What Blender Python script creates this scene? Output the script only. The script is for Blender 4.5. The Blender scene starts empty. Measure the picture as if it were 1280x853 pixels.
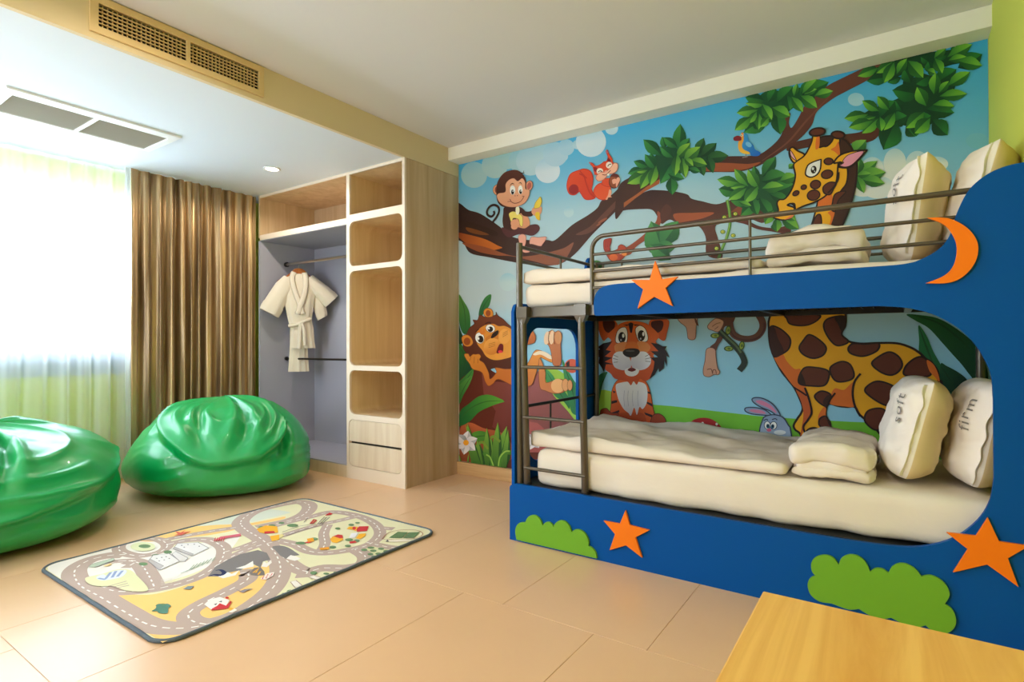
import bpy, bmesh, math, random
from mathutils import Vector, Matrix, noise
from mathutils.geometry import tessellate_polygon
random.seed(7)
S = bpy.context.scene
COL = S.collection
R = math.radians

def srgb(c):
    o = []
    for v in c[:3]:
        v = v / 255.0
        o.append(v / 12.92 if v <= 0.04045 else ((v + 0.055) / 1.055) ** 2.4)
    return (o[0], o[1], o[2], 1.0)

# ---------------------------------------------------------------- camera
F_PX, CAM_H = 699.5, 1.1
YAW, PITCH, ROLL = R(34.38), R(0.35), R(-0.185)
def cam_axes():
    F = Vector((-math.sin(YAW), math.cos(YAW), 0)); Rt = Vector((math.cos(YAW), math.sin(YAW), 0)); U = Vector((0, 0, 1))
    F2 = F * math.cos(PITCH) + U * math.sin(PITCH); U2 = U * math.cos(PITCH) - F * math.sin(PITCH)
    R2 = Rt * math.cos(ROLL) + U2 * math.sin(ROLL); U3 = U2 * math.cos(ROLL) - Rt * math.sin(ROLL)
    return R2, U3, F2
CR, CU, CF = cam_axes()
cam_data = bpy.data.cameras.new('camera')
cam_data.sensor_width = 36.0
cam_data.lens = F_PX / 1280 * 36.0
cam_data.clip_start = 0.02
cam = bpy.data.objects.new('camera', cam_data)
COL.objects.link(cam)
m3 = Matrix((CR, CU, -CF)).transposed()
cam.matrix_world = Matrix.Translation((0, 0, CAM_H)) @ m3.to_4x4()
S.camera = cam

# ---------------------------------------------------------------- world, light, exposure
S.view_settings.view_transform = 'Standard'
S.view_settings.look = 'None'
S.view_settings.exposure = 0.28
S.view_settings.gamma = 1.0
S.view_settings.use_curve_mapping = False
S.cycles.use_denoising = True
S.cycles.max_bounces = 10
S.cycles.diffuse_bounces = 6
S.cycles.transparent_max_bounces = 16
S.cycles.sample_clamp_indirect = 8.0
W = bpy.data.worlds.new('sky'); S.world = W; W.use_nodes = True
bg = W.node_tree.nodes['Background']
bg.inputs[0].default_value = (0.72, 0.86, 1.0, 1)
bg.inputs[1].default_value = 15.0
def portal(loc, sx, sy, rz=-90):
    d = bpy.data.lights.new('window_portal', 'AREA'); d.shape = 'RECTANGLE'; d.size = sx; d.size_y = sy
    d.cycles.is_portal = True
    o = bpy.data.objects.new('window_portal', d); COL.objects.link(o)
    o.location = loc; o.rotation_euler = (R(90), 0, R(rz))
    return o
portal((-5.43, 0.85, 1.67), 2.9, 1.2)
portal((-3.0, -2.11, 1.55), 1.4, 1.4, 0)  # portal of the added fill window behind the camera
SPOT_W = 26.0
SPOT_COL = (1.0, 0.86, 0.69)

# ---------------------------------------------------------------- helpers
def wloc(p):
    v = Vector((0, 0, 0))
    while p is not None:
        v += p.location; p = p.parent
    return v
def mk(name, verts, faces, mat=None, parent=None, smooth=False, world=True):
    me = bpy.data.meshes.new(name)
    off = wloc(parent) if (parent is not None and world) else Vector((0, 0, 0))
    me.from_pydata([tuple(Vector(v) - off) for v in verts], [], faces)
    bm = bmesh.new(); bm.from_mesh(me)
    bmesh.ops.recalc_face_normals(bm, faces=bm.faces)
    bm.to_mesh(me); bm.free()
    if smooth:
        for p in me.polygons: p.use_smooth = True
    if mat is not None: me.materials.append(mat)
    o = bpy.data.objects.new(name, me); COL.objects.link(o)
    if parent is not None: o.parent = parent
    return o
def bevel(o, w, seg=2, lim=35):
    b = o.modifiers.new('bevel', 'BEVEL'); b.width = w; b.segments = seg; b.limit_method = 'ANGLE'; b.angle_limit = R(lim)
    return o
def tag(o, label=None, cat=None, group=None, kind=None):
    if label: o['label'] = label
    if cat: o['category'] = cat
    if group: o['group'] = group
    if kind: o['kind'] = kind
    return o
def thing(name, label, cat, loc=(0, 0, 0), group=None):
    o = bpy.data.objects.new(name, None); COL.objects.link(o); o.location = loc; o.empty_display_size = 0.1
    return tag(o, label, cat, group)
def boxv(x0, x1, y0, y1, z0, z1):
    v = [(x, y, z) for x in (x0, x1) for y in (y0, y1) for z in (z0, z1)]
    f = [(0, 1, 3, 2), (4, 6, 7, 5), (0, 4, 5, 1), (2, 3, 7, 6), (0, 2, 6, 4), (1, 5, 7, 3)]
    return v, f
def box(name, x0, x1, y0, y1, z0, z1, mat, parent=None, bev=0.0):
    v, f = boxv(x0, x1, y0, y1, z0, z1)
    o = mk(name, v, f, mat, parent)
    if bev: bevel(o, bev)
    return o
class MB:
    def __init__(s): s.v = []; s.f = []
    def add(s, v, f):
        k = len(s.v); s.v += list(v); s.f += [tuple(i + k for i in q) for q in f]; return s
    def box(s, *a): return s.add(*boxv(*a))
    def tube(s, pts, r, n=12): return s.add(*tubev(pts, r, n))
    def obj(s, name, mat, parent=None, smooth=False): return mk(name, s.v, s.f, mat, parent, smooth)
def tubev(pts, r, n=12):
    pts = [Vector(p) for p in pts]; rs = r if isinstance(r, (list, tuple)) else [r] * len(pts)
    V = []; Fc = []; up = None
    for i, p in enumerate(pts):
        t = (pts[min(i + 1, len(pts) - 1)] - pts[max(i - 1, 0)]).normalized()
        if up is None:
            up = t.orthogonal().normalized()
        else:
            up = (up - t * up.dot(t)).normalized()
        b = t.cross(up)
        for k in range(n):
            a = 2 * math.pi * k / n
            V.append(p + (up * math.cos(a) + b * math.sin(a)) * rs[i])
    for i in range(len(pts) - 1):
        for k in range(n):
            Fc.append((i * n + k, i * n + (k + 1) % n, (i + 1) * n + (k + 1) % n, (i + 1) * n + k))
    Fc.append(tuple(range(n))); Fc.append(tuple((len(pts) - 1) * n + k for k in range(n)))
    return V, Fc
def tube(name, pts, r, mat, parent=None, n=12):
    v, f = tubev(pts, r, n)
    o = mk(name, v, f, mat, parent, smooth=True)
    e = o.modifiers.new('edges', 'EDGE_SPLIT'); e.split_angle = R(60)
    return o
def fan_plate(loops, to3, d, name, mat, parent=None, bev=0.0):
    """plate from 2D loops (outer first, then holes); to3(u,v,t) maps to space, t in 0..d"""
    tris = tessellate_polygon([[Vector((u, v, 0)) for u, v in L] for L in loops])
    flat = [p for L in loops for p in L]; n = len(flat)
    V = [to3(u, v, 0) for u, v in flat] + [to3(u, v, d) for u, v in flat]
    Fc = [tuple(t) for t in tris] + [tuple(i + n for i in reversed(t)) for t in tris]
    k = 0
    for L in loops:
        m = len(L)
        for i in range(m):
            a, b = k + i, k + (i + 1) % m
            Fc.append((a, b, b + n, a + n))
        k += m
    o = mk(name, V, Fc, mat, parent)
    if bev: bevel(o, bev, 2, 50)
    return o
def catmull(pts, closed=True, n=8):
    out = []; m = len(pts)
    rng = range(m if closed else m - 1)
    for i in rng:
        if closed:
            p0, p1, p2, p3 = pts[(i - 1) % m], pts[i], pts[(i + 1) % m], pts[(i + 2) % m]
        else:
            p0, p1, p2, p3 = pts[max(i - 1, 0)], pts[i], pts[i + 1], pts[min(i + 2, m - 1)]
        if abs(p1[0] - p2[0]) < 1e-9 and abs(p1[1] - p2[1]) < 1e-9: continue
        for k in range(n):
            t = k / n
            out.append(tuple(0.5 * ((2 * b) + (-a + c) * t + (2 * a - 5 * b + 4 * c - d) * t * t + (-a + 3 * b - 3 * c + d) * t ** 3)
                             for a, b, c, d in zip(p0, p1, p2, p3)))
    if not closed: out.append(tuple(pts[-1]))
    return out
def rrect(u0, u1, v0, v1, r, n=6):
    out = []
    for cx, cy, a0 in ((u1 - r, v1 - r, 0), (u0 + r, v1 - r, 90), (u0 + r, v0 + r, 180), (u1 - r, v0 + r, 270)):
        for k in range(n + 1):
            a = R(a0 + 90 * k / n); out.append((cx + r * math.cos(a), cy + r * math.sin(a)))
    return out
def soft_box(name, x0, x1, y0, y1, z0, z1, r, mat, parent=None, step=0.035, disp=None):
    """rounded box; disp(p, n) returns a moved point"""
    V = {}; verts = []; faces = []
    nx = max(2, int((x1 - x0) / step)); ny = max(2, int((y1 - y0) / step)); nz = max(2, int((z1 - z0) / step) + 1)
    def vid(i, j, k):
        key = (i, j, k)
        if key not in V:
            p = Vector((x0 + (x1 - x0) * i / nx, y0 + (y1 - y0) * j / ny, z0 + (z1 - z0) * k / nz))
            q = Vector((min(max(p.x, x0 + r), x1 - r), min(max(p.y, y0 + r), y1 - r), min(max(p.z, z0 + r), z1 - r)))
            d = p - q; nn = d.normalized() if d.length > 1e-9 else Vector((0, 0, 1))
            p2 = q + nn * r if d.length > 1e-9 else p
            if disp: p2 = disp(p2, nn)
            V[key] = len(verts); verts.append(p2)
        return V[key]
    for i in range(nx):
        for j in range(ny):
            for k in (0, nz): faces.append((vid(i, j, k), vid(i + 1, j, k), vid(i + 1, j + 1, k), vid(i, j + 1, k)))
    for i in range(nx):
        for k in range(nz):
            for j in (0, ny): faces.append((vid(i, j, k), vid(i + 1, j, k), vid(i + 1, j, k + 1), vid(i, j, k + 1)))
    for j in range(ny):
        for k in range(nz):
            for i in (0, nx): faces.append((vid(i, j, k), vid(i, j + 1, k), vid(i, j + 1, k + 1), vid(i, j, k + 1)))
    o = mk(name, verts, faces, mat, parent, smooth=True)
    return o

# ---------------------------------------------------------------- materials
def mat(name, c, rough=0.6, metal=0.0, bump=0.0, bscale=60.0, spec=0.5, coat=0.0, sheen=0.0, vary=0.0, vscale=3.0):
    m = bpy.data.materials.new(name); m.use_nodes = True
    nt = m.node_tree; b = nt.nodes['Principled BSDF']
    b.inputs['Base Color'].default_value = srgb(c); b.inputs['Roughness'].default_value = rough; b.inputs['Metallic'].default_value = metal
    b.inputs['Specular IOR Level'].default_value = spec; b.inputs['Coat Weight'].default_value = coat; b.inputs['Sheen Weight'].default_value = sheen
    tc = nt.nodes.new('ShaderNodeTexCoord')
    if bump:
        n = nt.nodes.new('ShaderNodeTexNoise'); n.inputs['Scale'].default_value = bscale; n.inputs['Detail'].default_value = 4
        nt.links.new(tc.outputs['Object'], n.inputs['Vector'])
        bu = nt.nodes.new('ShaderNodeBump'); bu.inputs['Strength'].default_value = bump; bu.inputs['Distance'].default_value = 0.01
        nt.links.new(n.outputs[0], bu.inputs['Height']); nt.links.new(bu.outputs[0], b.inputs['Normal'])
    if vary:
        n = nt.nodes.new('ShaderNodeTexNoise'); n.inputs['Scale'].default_value = vscale; n.inputs['Detail'].default_value = 3
        nt.links.new(tc.outputs['Object'], n.inputs['Vector'])
        mx = nt.nodes.new('ShaderNodeMix'); mx.data_type = 'RGBA'
        lo = [max(0, v * (1 - vary)) for v in c]; hi = [min(255, v * (1 + vary)) for v in c]
        mx.inputs[6].default_value = srgb(lo); mx.inputs[7].default_value = srgb(hi)
        nt.links.new(n.outputs[0], mx.inputs[0]); nt.links.new(mx.outputs[2], b.inputs['Base Color'])
    return m
def wood(name, c1, c2, scale, rough=0.45, dist=0.6, spec=0.4):
    m = bpy.data.materials.new(name); m.use_nodes = True
    nt = m.node_tree; b = nt.nodes['Principled BSDF']; b.inputs['Roughness'].default_value = rough; b.inputs['Specular IOR Level'].default_value = spec
    tc = nt.nodes.new('ShaderNodeTexCoord'); mp = nt.nodes.new('ShaderNodeMapping'); mp.inputs['Scale'].default_value = scale
    nt.links.new(tc.outputs['Object'], mp.inputs[0])
    n1 = nt.nodes.new('ShaderNodeTexNoise'); n1.inputs['Scale'].default_value = 1.0; n1.inputs['Detail'].default_value = 6; n1.inputs['Roughness'].default_value = 0.6
    n1.inputs['Distortion'].default_value = dist
    nt.links.new(mp.outputs[0], n1.inputs['Vector'])
    cr = nt.nodes.new('ShaderNodeValToRGB'); cr.color_ramp.elements[0].position = 0.36; cr.color_ramp.elements[1].position = 0.64
    cr.color_ramp.elements[0].color = srgb(c1); cr.color_ramp.elements[1].color = srgb(c2)
    nt.links.new(n1.outputs[0], cr.inputs[0]); nt.links.new(cr.outputs[0], b.inputs['Base Color'])
    return m
M = {}
M['ceiling'] = mat('ceiling_paint', (224, 224, 226), 0.9)
M['soffit'] = mat('daylight_tinted_soffit_paint', (222, 229, 238), 0.9)  # cool window light on the soffit is put into this colour
M['trim'] = mat('brightened_ceiling_paint', (244, 240, 228), 0.8)  # ceiling paint again, made lighter to carry the light on the trim
M['beam'] = mat('lamp_tinted_beam_paint', (224, 205, 166), 0.85)  # golden lamp light on the bulkhead is put into this colour
M['lime'] = mat('lime_wall_paint', (212, 220, 92), 0.85)
M['plain_wall'] = mat('plain_wall_paint', (228, 220, 205), 0.9)
M['grout'] = mat('grout', (190, 150, 112), 0.9)
M['tile'] = mat('floor_tile_cream', (228, 186, 146), 0.30, bump=0.03, bscale=25, spec=0.5, vary=0.025, vscale=2.5)
M['baseboard'] = wood('baseboard_wood', (196, 152, 100), (214, 172, 120), (1.5, 20, 30))
M['oak'] = wood('pale_oak_laminate', (190, 160, 122), (210, 184, 148), (11, 11, 0.7))
M['oak_edge'] = mat('cream_edge_band', (232, 214, 194), 0.5)
M['oak_front'] = wood('oak_drawer_front', (214, 192, 166), (226, 208, 184), (14, 14, 0.8))
M['oak_cubby'] = wood('oak_cubby_lining', (208, 176, 130), (222, 194, 150), (11, 11, 0.7))
M['grey_lam'] = mat('grey_violet_laminate', (168, 167, 182), 0.6)
M['steel'] = mat('brushed_steel', (196, 190, 180), 0.28, 1.0)
M['dark_steel'] = mat('dark_steel', (70, 66, 62), 0.35, 0.9)
M['bed_metal'] = mat('grey_painted_tube', (98, 90, 79), 0.30, 0.55)
M['bed_dark'] = mat('black_painted_steel', (34, 33, 34), 0.5, 0.3)
M['blue'] = mat('blue_painted_board', (0, 80, 160), 0.5, bump=0.04, bscale=220, spec=0.12)
M['orange'] = mat('orange_paint', (246, 122, 8), 0.5, spec=0.25)
M['green'] = mat('green_bush_paint', (112, 170, 44), 0.5, spec=0.25)
M['sheet'] = mat('white_bed_linen', (232, 221, 210), 0.85, bump=0.45, bscale=9)
M['pillow_white'] = mat('white_pillow_cotton', (240, 232, 224), 0.85, bump=0.18, bscale=16)
M['pillow_back'] = mat('shaded_pillow_cotton', (224, 200, 156), 0.85, bump=0.1, bscale=22)  # shade on the back half of the white pillow, put in as beige
M['ink'] = mat('grey_print_ink', (128, 124, 122), 0.8)
M['vinyl'] = mat('green_vinyl', (0, 160, 82), 0.36, bump=0.40, bscale=5, spec=0.6, coat=0.3)
M['table'] = wood('yellow_wood_veneer', (218, 160, 78), (238, 190, 108), (13, 1.3, 13), 0.4, 1.6)
M['grille'] = mat('cream_grille_enamel', (226, 196, 140), 0.5)
M['black'] = mat('dark_duct', (22, 20, 18), 0.9)
M['white_metal'] = mat('white_enamel', (238, 238, 236), 0.5)
M['vent_grey'] = mat('vent_slat_grey', (214, 211, 204), 0.5)
M['robe'] = mat('white_waffle_cotton', (232, 220, 202), 0.95, bump=0.25, bscale=120)
M['hanger'] = wood('hanger_wood', (150, 80, 30), (180, 104, 44), (20, 20, 20))
M['rug_edge'] = mat('rug_bound_edge', (92, 104, 116), 0.95, bump=0.5, bscale=160)
M['frame'] = mat('window_frame_blue_grey', (120, 140, 168), 0.5)
# ---------------------------------------------------------------- materials with their own nodes
def sheer_mat():
    m = bpy.data.materials.new('sheer_voile'); m.use_nodes = True; nt = m.node_tree; nt.nodes.clear()
    out = nt.nodes.new('ShaderNodeOutputMaterial'); tr = nt.nodes.new('ShaderNodeBsdfTransparent'); tl = nt.nodes.new('ShaderNodeBsdfTranslucent'); df = nt.nodes.new('ShaderNodeBsdfDiffuse')
    tl.inputs[0].default_value = (0.9, 0.93, 0.95, 1); df.inputs[0].default_value = (0.9, 0.92, 0.93, 1)
    a = nt.nodes.new('ShaderNodeMixShader'); a.inputs[0].default_value = 0.5
    b = nt.nodes.new('ShaderNodeMixShader'); b.inputs[0].default_value = 0.46
    lw = nt.nodes.new('ShaderNodeLayerWeight'); lw.inputs[0].default_value = 0.35
    ma = nt.nodes.new('ShaderNodeMath'); ma.operation = 'MULTIPLY_ADD'; ma.inputs[1].default_value = 0.75; ma.inputs[2].default_value = 0.55; ma.use_clamp = True
    nt.links.new(lw.outputs['Facing'], ma.inputs[0]); nt.links.new(ma.outputs[0], b.inputs[0])
    nt.links.new(tl.outputs[0], a.inputs[1]); nt.links.new(df.outputs[0], a.inputs[2])
    nt.links.new(tr.outputs[0], b.inputs[1]); nt.links.new(a.outputs[0], b.inputs[2]); nt.links.new(b.outputs[0], out.inputs[0])
    return m
M['sheer'] = sheer_mat()
def glass_mat():
    m = bpy.data.materials.new('window_glass'); m.use_nodes = True; nt = m.node_tree; nt.nodes.clear()
    out = nt.nodes.new('ShaderNodeOutputMaterial'); tr = nt.nodes.new('ShaderNodeBsdfTransparent'); gl = nt.nodes.new('ShaderNodeBsdfGlossy'); gl.inputs['Roughness'].default_value = 0.02
    b = nt.nodes.new('ShaderNodeMixShader'); b.inputs[0].default_value = 0.06
    nt.links.new(tr.outputs[0], b.inputs[1]); nt.links.new(gl.outputs[0], b.inputs[2]); nt.links.new(b.outputs[0], out.inputs[0])
    return m
M['glass'] = glass_mat()
def satin_mat():
    m = mat('bronze_satin', (150, 112, 70), 0.34, 0.45, sheen=0.1)
    nt = m.node_tree; b = nt.nodes['Principled BSDF']
    tc = nt.nodes.new('ShaderNodeTexCoord'); mp = nt.nodes.new('ShaderNodeMapping'); mp.inputs['Scale'].default_value = (9, 9, 0.5)
    n = nt.nodes.new('ShaderNodeTexNoise'); n.inputs['Scale'].default_value = 1.6; n.inputs['Detail'].default_value = 5
    cr = nt.nodes.new('ShaderNodeValToRGB'); cr.color_ramp.elements[0].position = 0.35; cr.color_ramp.elements[1].position = 0.68
    cr.color_ramp.elements[0].color = srgb((112, 86, 56)); cr.color_ramp.elements[1].color = srgb((208, 174, 126))
    nt.links.new(tc.outputs['Object'], mp.inputs[0]); nt.links.new(mp.outputs[0], n.inputs['Vector']); nt.links.new(n.outputs[0], cr.inputs[0]); nt.links.new(cr.outputs[0], b.inputs['Base Color'])
    return m
M['satin'] = satin_mat()
M['lining'] = sheer_mat(); M['lining'].name = 'silver_curtain_lining'
for nd in M['lining'].node_tree.nodes:
    if nd.type == 'MATH': nd.inputs[2].default_value = 0.85
def emit(name, c, s):
    m = bpy.data.materials.new(name); m.use_nodes = True; nt = m.node_tree; nt.nodes.clear()
    out = nt.nodes.new('ShaderNodeOutputMaterial'); e = nt.nodes.new('ShaderNodeEmission'); e.inputs[0].default_value = (*c, 1); e.inputs[1].default_value = s
    nt.links.new(e.outputs[0], out.inputs[0]); return m
M['lamp'] = emit('lamp_glow', (1.0, 0.86, 0.66), 14.0)

# ---------------------------------------------------------------- the setting
XL, XR, YF, YB = -5.32, 0.40, -2.0, 3.70
ZS, ZC = 2.536, 2.75
XB = -3.08                                            # face of the bulkhead
def struct(o): o['kind'] = 'structure'; return o
fl = struct(box('floor', XL - .1, XR + .1, YF - .1, YB + .1, -0.06, -0.004, M['grout']))
TW, TL = 0.6345, 1.272
y0 = 0.661 - 3 * TL; row = 0; tile_me = None
while y0 < YB:
    ya, yb_ = max(y0, YF) + .0008, min(y0 + TL, YB) - .0008
    if yb_ - ya > 0.02:
        shift = -0.95 if row % 2 == 1 else -0.742
        x = shift - 8 * TW
        while x < XR:
            xa, xb = max(x, XL) + .0008, min(x + TW, XR) - .0008
            if xb - xa > 0.02:
                t = box('floor_tile', xa, xb, ya, yb_, -0.02, 0.0, M['tile'], fl, 0.0012)
            x += TW
    y0 += TL; row += 1
struct(box('ceiling', XB - .02, XR + .1, YF - .1, YB + .1, ZC, ZC + .1, M['ceiling']))
# lowered ceiling with its bulkhead, kept as one lowered slab; recess for the air grille is cut as a row of boxes
struct(box('ceiling_lowered', XL - .1, XB - .03, YF - .1, YB + .1, ZS, ZC + .1, M['soffit']))
mb = MB()
mb.box(XB - .03, XB, YF - .1, 1.05, ZS, ZC); mb.box(XB - .03, XB, 1.885, YB + .1, ZS, ZC)
mb.box(XB - .03, XB, 1.05, 1.885, ZS, 2.588); mb.box(XB - .03, XB, 1.05, 1.885, 2.716, ZC)
struct(mb.obj('trim_1', M['beam']))
struct(box('trim_2', XB, XR + .1, 3.562, YB + .1, 2.643, ZC, M['trim'], None, 0.003))
struct(box('wall_right', XR, XR + .1, YF, YB, 0, ZC, M['lime']))
struct(box('wall_back', XL - .1, XR + .1, YB, YB + .1, 0, ZC, M['plain_wall']))
mb = MB()
mb.box(XL - .1, -3.7, YF - .1, YF, 0, ZC); mb.box(-2.3, XR + .1, YF - .1, YF, 0, ZC); mb.box(-3.7, -2.3, YF - .1, YF, 0, .85); mb.box(-3.7, -2.3, YF - .1, YF, 2.25, ZC)
struct(mb.obj('wall_front', M['plain_wall']))
w2 = bpy.data.objects.new('fill_window', None); COL.objects.link(w2); w2.location = (-3.0, YF - .05, .85); w2['kind'] = 'structure'  # unseen window, added for soft frontal fill light
for za, zb in ((.85, .91), (2.19, 2.25)): box('window_rail', -3.7, -2.3, YF - .08, YF - .03, za, zb, M['frame'], w2)
for x in (-3.675, -3.0, -2.325): box('window_stile', x - .025, x + .025, YF - .08, YF - .03, .91, 2.19, M['frame'], w2)
for xa, xb in ((-3.65, -3.025), (-2.975, -2.35)): box('window_pane', xa, xb, YF - .058, YF - .052, .91, 2.19, M['glass'], w2)
WY0, WY1, WZ0, WZ1 = -0.6, 2.3, 1.07, 2.27
mb = MB()
mb.box(XL - .12, XL, YF, WY0, 0, ZS); mb.box(XL - .12, XL, WY1, YB, 0, ZS)
mb.box(XL - .12, XL, WY0, WY1, 0, WZ0); mb.box(XL - .12, XL, WY0, WY1, WZ1, ZS)
struct(mb.obj('wall_left', M['lime']))
win = bpy.data.objects.new('window_1', None); COL.objects.link(win); win.location = (XL - .06, (WY0 + WY1) / 2, WZ0); win['kind'] = 'structure'
xa, xb = XL - .09, XL - .03
box('window_sill', XL - .10, XL + .04, WY0, WY1, WZ0 - .10, WZ0, M['frame'], win)
box('sill_apron', XL, XL + .012, WY0, WY1, WZ0 - .20, WZ0 - .10, M['frame'], win)
box('window_rail', xa, xb, WY0, WY1, WZ0, WZ0 + .06, M['frame'], win)
box('window_rail', xa, xb, WY0, WY1, WZ1 - .05, WZ1, M['frame'], win)
for y in (WY0 + .025, 0.35, 1.35, WY1 - .025):
    box('window_stile', xa, xb, y - .025, y + .025, WZ0 + .06, WZ1 - .05, M['frame'], win)
for ya, yb_ in ((WY0 + .05, .325), (.375, 1.325), (1.375, WY1 - .05)):
    box('window_pane', XL - .063, XL - .057, ya, yb_, WZ0 + .06, WZ1 - .05, M['glass'], win)
struct(box('baseboard_back', -3.09, -1.0, 3.672, YB, 0, 0.104, M['baseboard'], None, 0.003))
struct(box('baseboard_right', XR - .012, XR, YF, 2.58, 0, 0.09, M['baseboard']))

# ---------------------------------------------------------------- curtains
def drape(name, y0, y1, x, z0, z1, pitch, amp, mt, parent=None, seed=0, ny=None, nz=26, flare=0.0):
    rnd = random.Random(seed)
    ny = ny or int((y1 - y0) / pitch * 14)
    ph = []; t = 0.0; w = []
    for i in range(ny + 1):
        t += (2 * math.pi / 14) * (0.7 + 0.6 * noise.noise((i * 0.045, seed, 0.3)) + 0.3)
        ph.append(t); w.append(0.75 + 0.5 * noise.noise((i * 0.06, seed + 5.1, 0.7)))
    V = []; Fc = []
    for k in range(nz + 1):
        s = k / nz; z = z1 + (z0 - z1) * s
        for i in range(ny + 1):
            u = i / ny
            yy = y0 + (y1 - y0) * u
            a = amp * w[i] * (0.45 + 0.55 * min(1, s * 3.0))
            ox = a * math.sin(ph[i] + 0.35 * noise.noise((u * 6, s * 2.2, seed))) + 0.25 * a * math.sin(2.3 * ph[i] + 1.1 * s)
            oy = flare * s * (u - 0.5) + 0.010 * noise.noise((u * 9, s * 3, seed + 2.0))
            V.append((x + ox, yy + oy, z))
    for k in range(nz):
        for i in range(ny):
            a = k * (ny + 1) + i
            Fc.append((a, a + 1, a + ny + 2, a + ny + 1))
    o = mk(name, V, Fc, mt, parent, smooth=True)
    return o
tag(drape('sheer_curtain', -1.6, 2.16, -5.205, 0.02, ZS - .002, 0.13, 0.034, M['sheer'], seed=3, ny=430), 'white sheer voile curtain glowing in front of the window', 'curtain')
bc = thing('bronze_curtain', 'bronze satin floor-length curtain gathered at the right of the window', 'curtain', (-5.06, 2.5, 0))
drape('drape', 1.985, 3.062, -5.085, 0.02, ZS - .002, 0.10, 0.042, M['satin'], bc, seed=11, ny=170, nz=34)
drape('lining', 1.948, 1.985, -5.09, 0.02, ZS - .002, 0.05, 0.010, M['lining'], bc, seed=4, ny=14)

# ---------------------------------------------------------------- air grille in the bulkhead
gr = thing('air_grille', 'cream rectangular air grille with two bays of crossed bars on the bulkhead', 'air vent', (XB, 1.465, 2.57))
fan_plate([[(1.030, 2.566), (1.899, 2.566), (1.899, 2.742), (1.030, 2.742)], [(1.066, 2.600), (1.066, 2.708), (1.459, 2.708), (1.459, 2.600)], [(1.480, 2.600), (1.480, 2.708), (1.866, 2.708), (1.866, 2.600)]],
          lambda u, v, t: (XB + .012 - t, u, v), 0.012, 'grille_frame', M['grille'], gr, 0.002)
for a, b in ((1.066, 1.459), (1.480, 1.866)):
    mb = MB()
    for k in range(1, 6): z = 2.600 + .108 * k / 6; mb.box(XB - .002, XB + .006, a, b, z - .0022, z + .0022)
    mb.obj('horizontal_bars', M['grille'], gr)
    mb = MB()
    for k in range(1, 19): y = a + (b - a) * k / 19; mb.box(XB - .012, XB - .003, y - .002, y + .002, 2.6, 2.708)
    mb.obj('vertical_bars', M['grille'], gr)
box('duct_back', XB - .0285, XB - .0275, 1.055, 1.88, 2.59, 2.714, M['black'], gr)

# ---------------------------------------------------------------- return vent in the lowered ceiling
vt = thing('ceiling_vent', 'white framed ceiling vent with two grey louvred panels near the window', 'air vent', (-4.28, 1.42, ZS))
ya, yb_, xa, xb = 0.965, 1.885, -4.515, -4.030
fan_plate([[(xa, ya), (xb, ya), (xb, yb_), (xa, yb_)], [(xa + .035, ya + .05), (xa + .035, 1.413), (xb - .09, 1.413), (xb - .09, ya + .05)], [(xa + .035, 1.437), (xa + .035, yb_ - .05), (xb - .09, yb_ - .05), (xb - .09, 1.437)]],
          lambda u, v, t: (u, v, ZS - .014 + t), 0.0138, 'vent_frame', M['white_metal'], vt, 0.003)
for a, b in ((ya + .05, 1.413), (1.437, yb_ - .05)):
    mb = MB()
    n = 24
    for k in range(n):
        x = xa + .035 + (xb - .09 - xa - .035) * (k + .5) / n
        mb.add([(x - .006, a, ZS - .002), (x + .004, a, ZS - .010), (x + .005, a, ZS - .009), (x - .005, a, ZS - .001), (x - .006, b, ZS - .002), (x + .004, b, ZS - .010), (x + .005, b, ZS - .009), (x - .005, b, ZS - .001)],
               [(0, 1, 2, 3), (7, 6, 5, 4), (0, 4, 5, 1), (1, 5, 6, 2), (2, 6, 7, 3), (3, 7, 4, 0)])
    o = mb.obj('louvres', M['vent_grey'], vt)
    box('vent_backing', xa + .036, xb - .091, a + .001, b - .001, ZS - .0010, ZS - .0002, M['vent_grey'], vt)

# ---------------------------------------------------------------- downlights
def ring(r0, r1, z0, z1, c, n=28):
    V = []; Fc = []
    for k in range(n):
        a = 2 * math.pi * k / n
        for r, z in ((r0, z1), (r0, z0), (r1, z0), (r1, z1)): V.append((c[0] + r * math.cos(a), c[1] + r * math.sin(a), z))
    for k in range(n):
        b = ((k + 1) % n) * 4; a = k * 4
        for j in range(4): Fc.append((a + j, a + (j + 1) % 4, b + (j + 1) % 4, b + j))
    return V, Fc
def downlight(x, y, z, label, power, size=2.95, blend=0.3):
    t = thing('downlight', label, 'ceiling light', (x, y, z))
    mk('trim_ring', *ring(.050, .066, z - .006, z + .0005 - .0008, (x, y)), M['white_metal'], t, True)
    n = 24
    V = [(x + .050 * math.cos(2 * math.pi * k / n), y + .050 * math.sin(2 * math.pi * k / n), z - .003) for k in range(n)] + [(x + .050 * math.cos(2 * math.pi * k / n), y + .050 * math.sin(2 * math.pi * k / n), z - .0005) for k in range(n)]
    mk('lens', V, [tuple(range(n)), tuple(range(n, 2 * n))] + [(k, (k + 1) % n, n + (k + 1) % n, n + k) for k in range(n)], M['lamp'], t)
    d = bpy.data.lights.new('downlight_lamp', 'SPOT'); d.energy = power; d.color = SPOT_COL; d.spot_size = size; d.spot_blend = blend; d.shadow_soft_size = 0.035
    o = bpy.data.objects.new('downlight_lamp', d); COL.objects.link(o); o.parent = t; o.location = (0, 0, -0.012)
    return t
downlight(-4.172, 2.649, ZS, 'small round recessed downlight glowing in the lowered ceiling before the wardrobe', SPOT_W * 1.35)
downlight(-4.172, -0.60, ZS, 'added unseen round downlight in the lowered ceiling behind the camera', SPOT_W)  # unseen lamp, added to light the room from behind
downlight(-2.45, 1.15, ZC, 'round recessed downlight in the main ceiling above the play rug', SPOT_W * .6)
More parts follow.
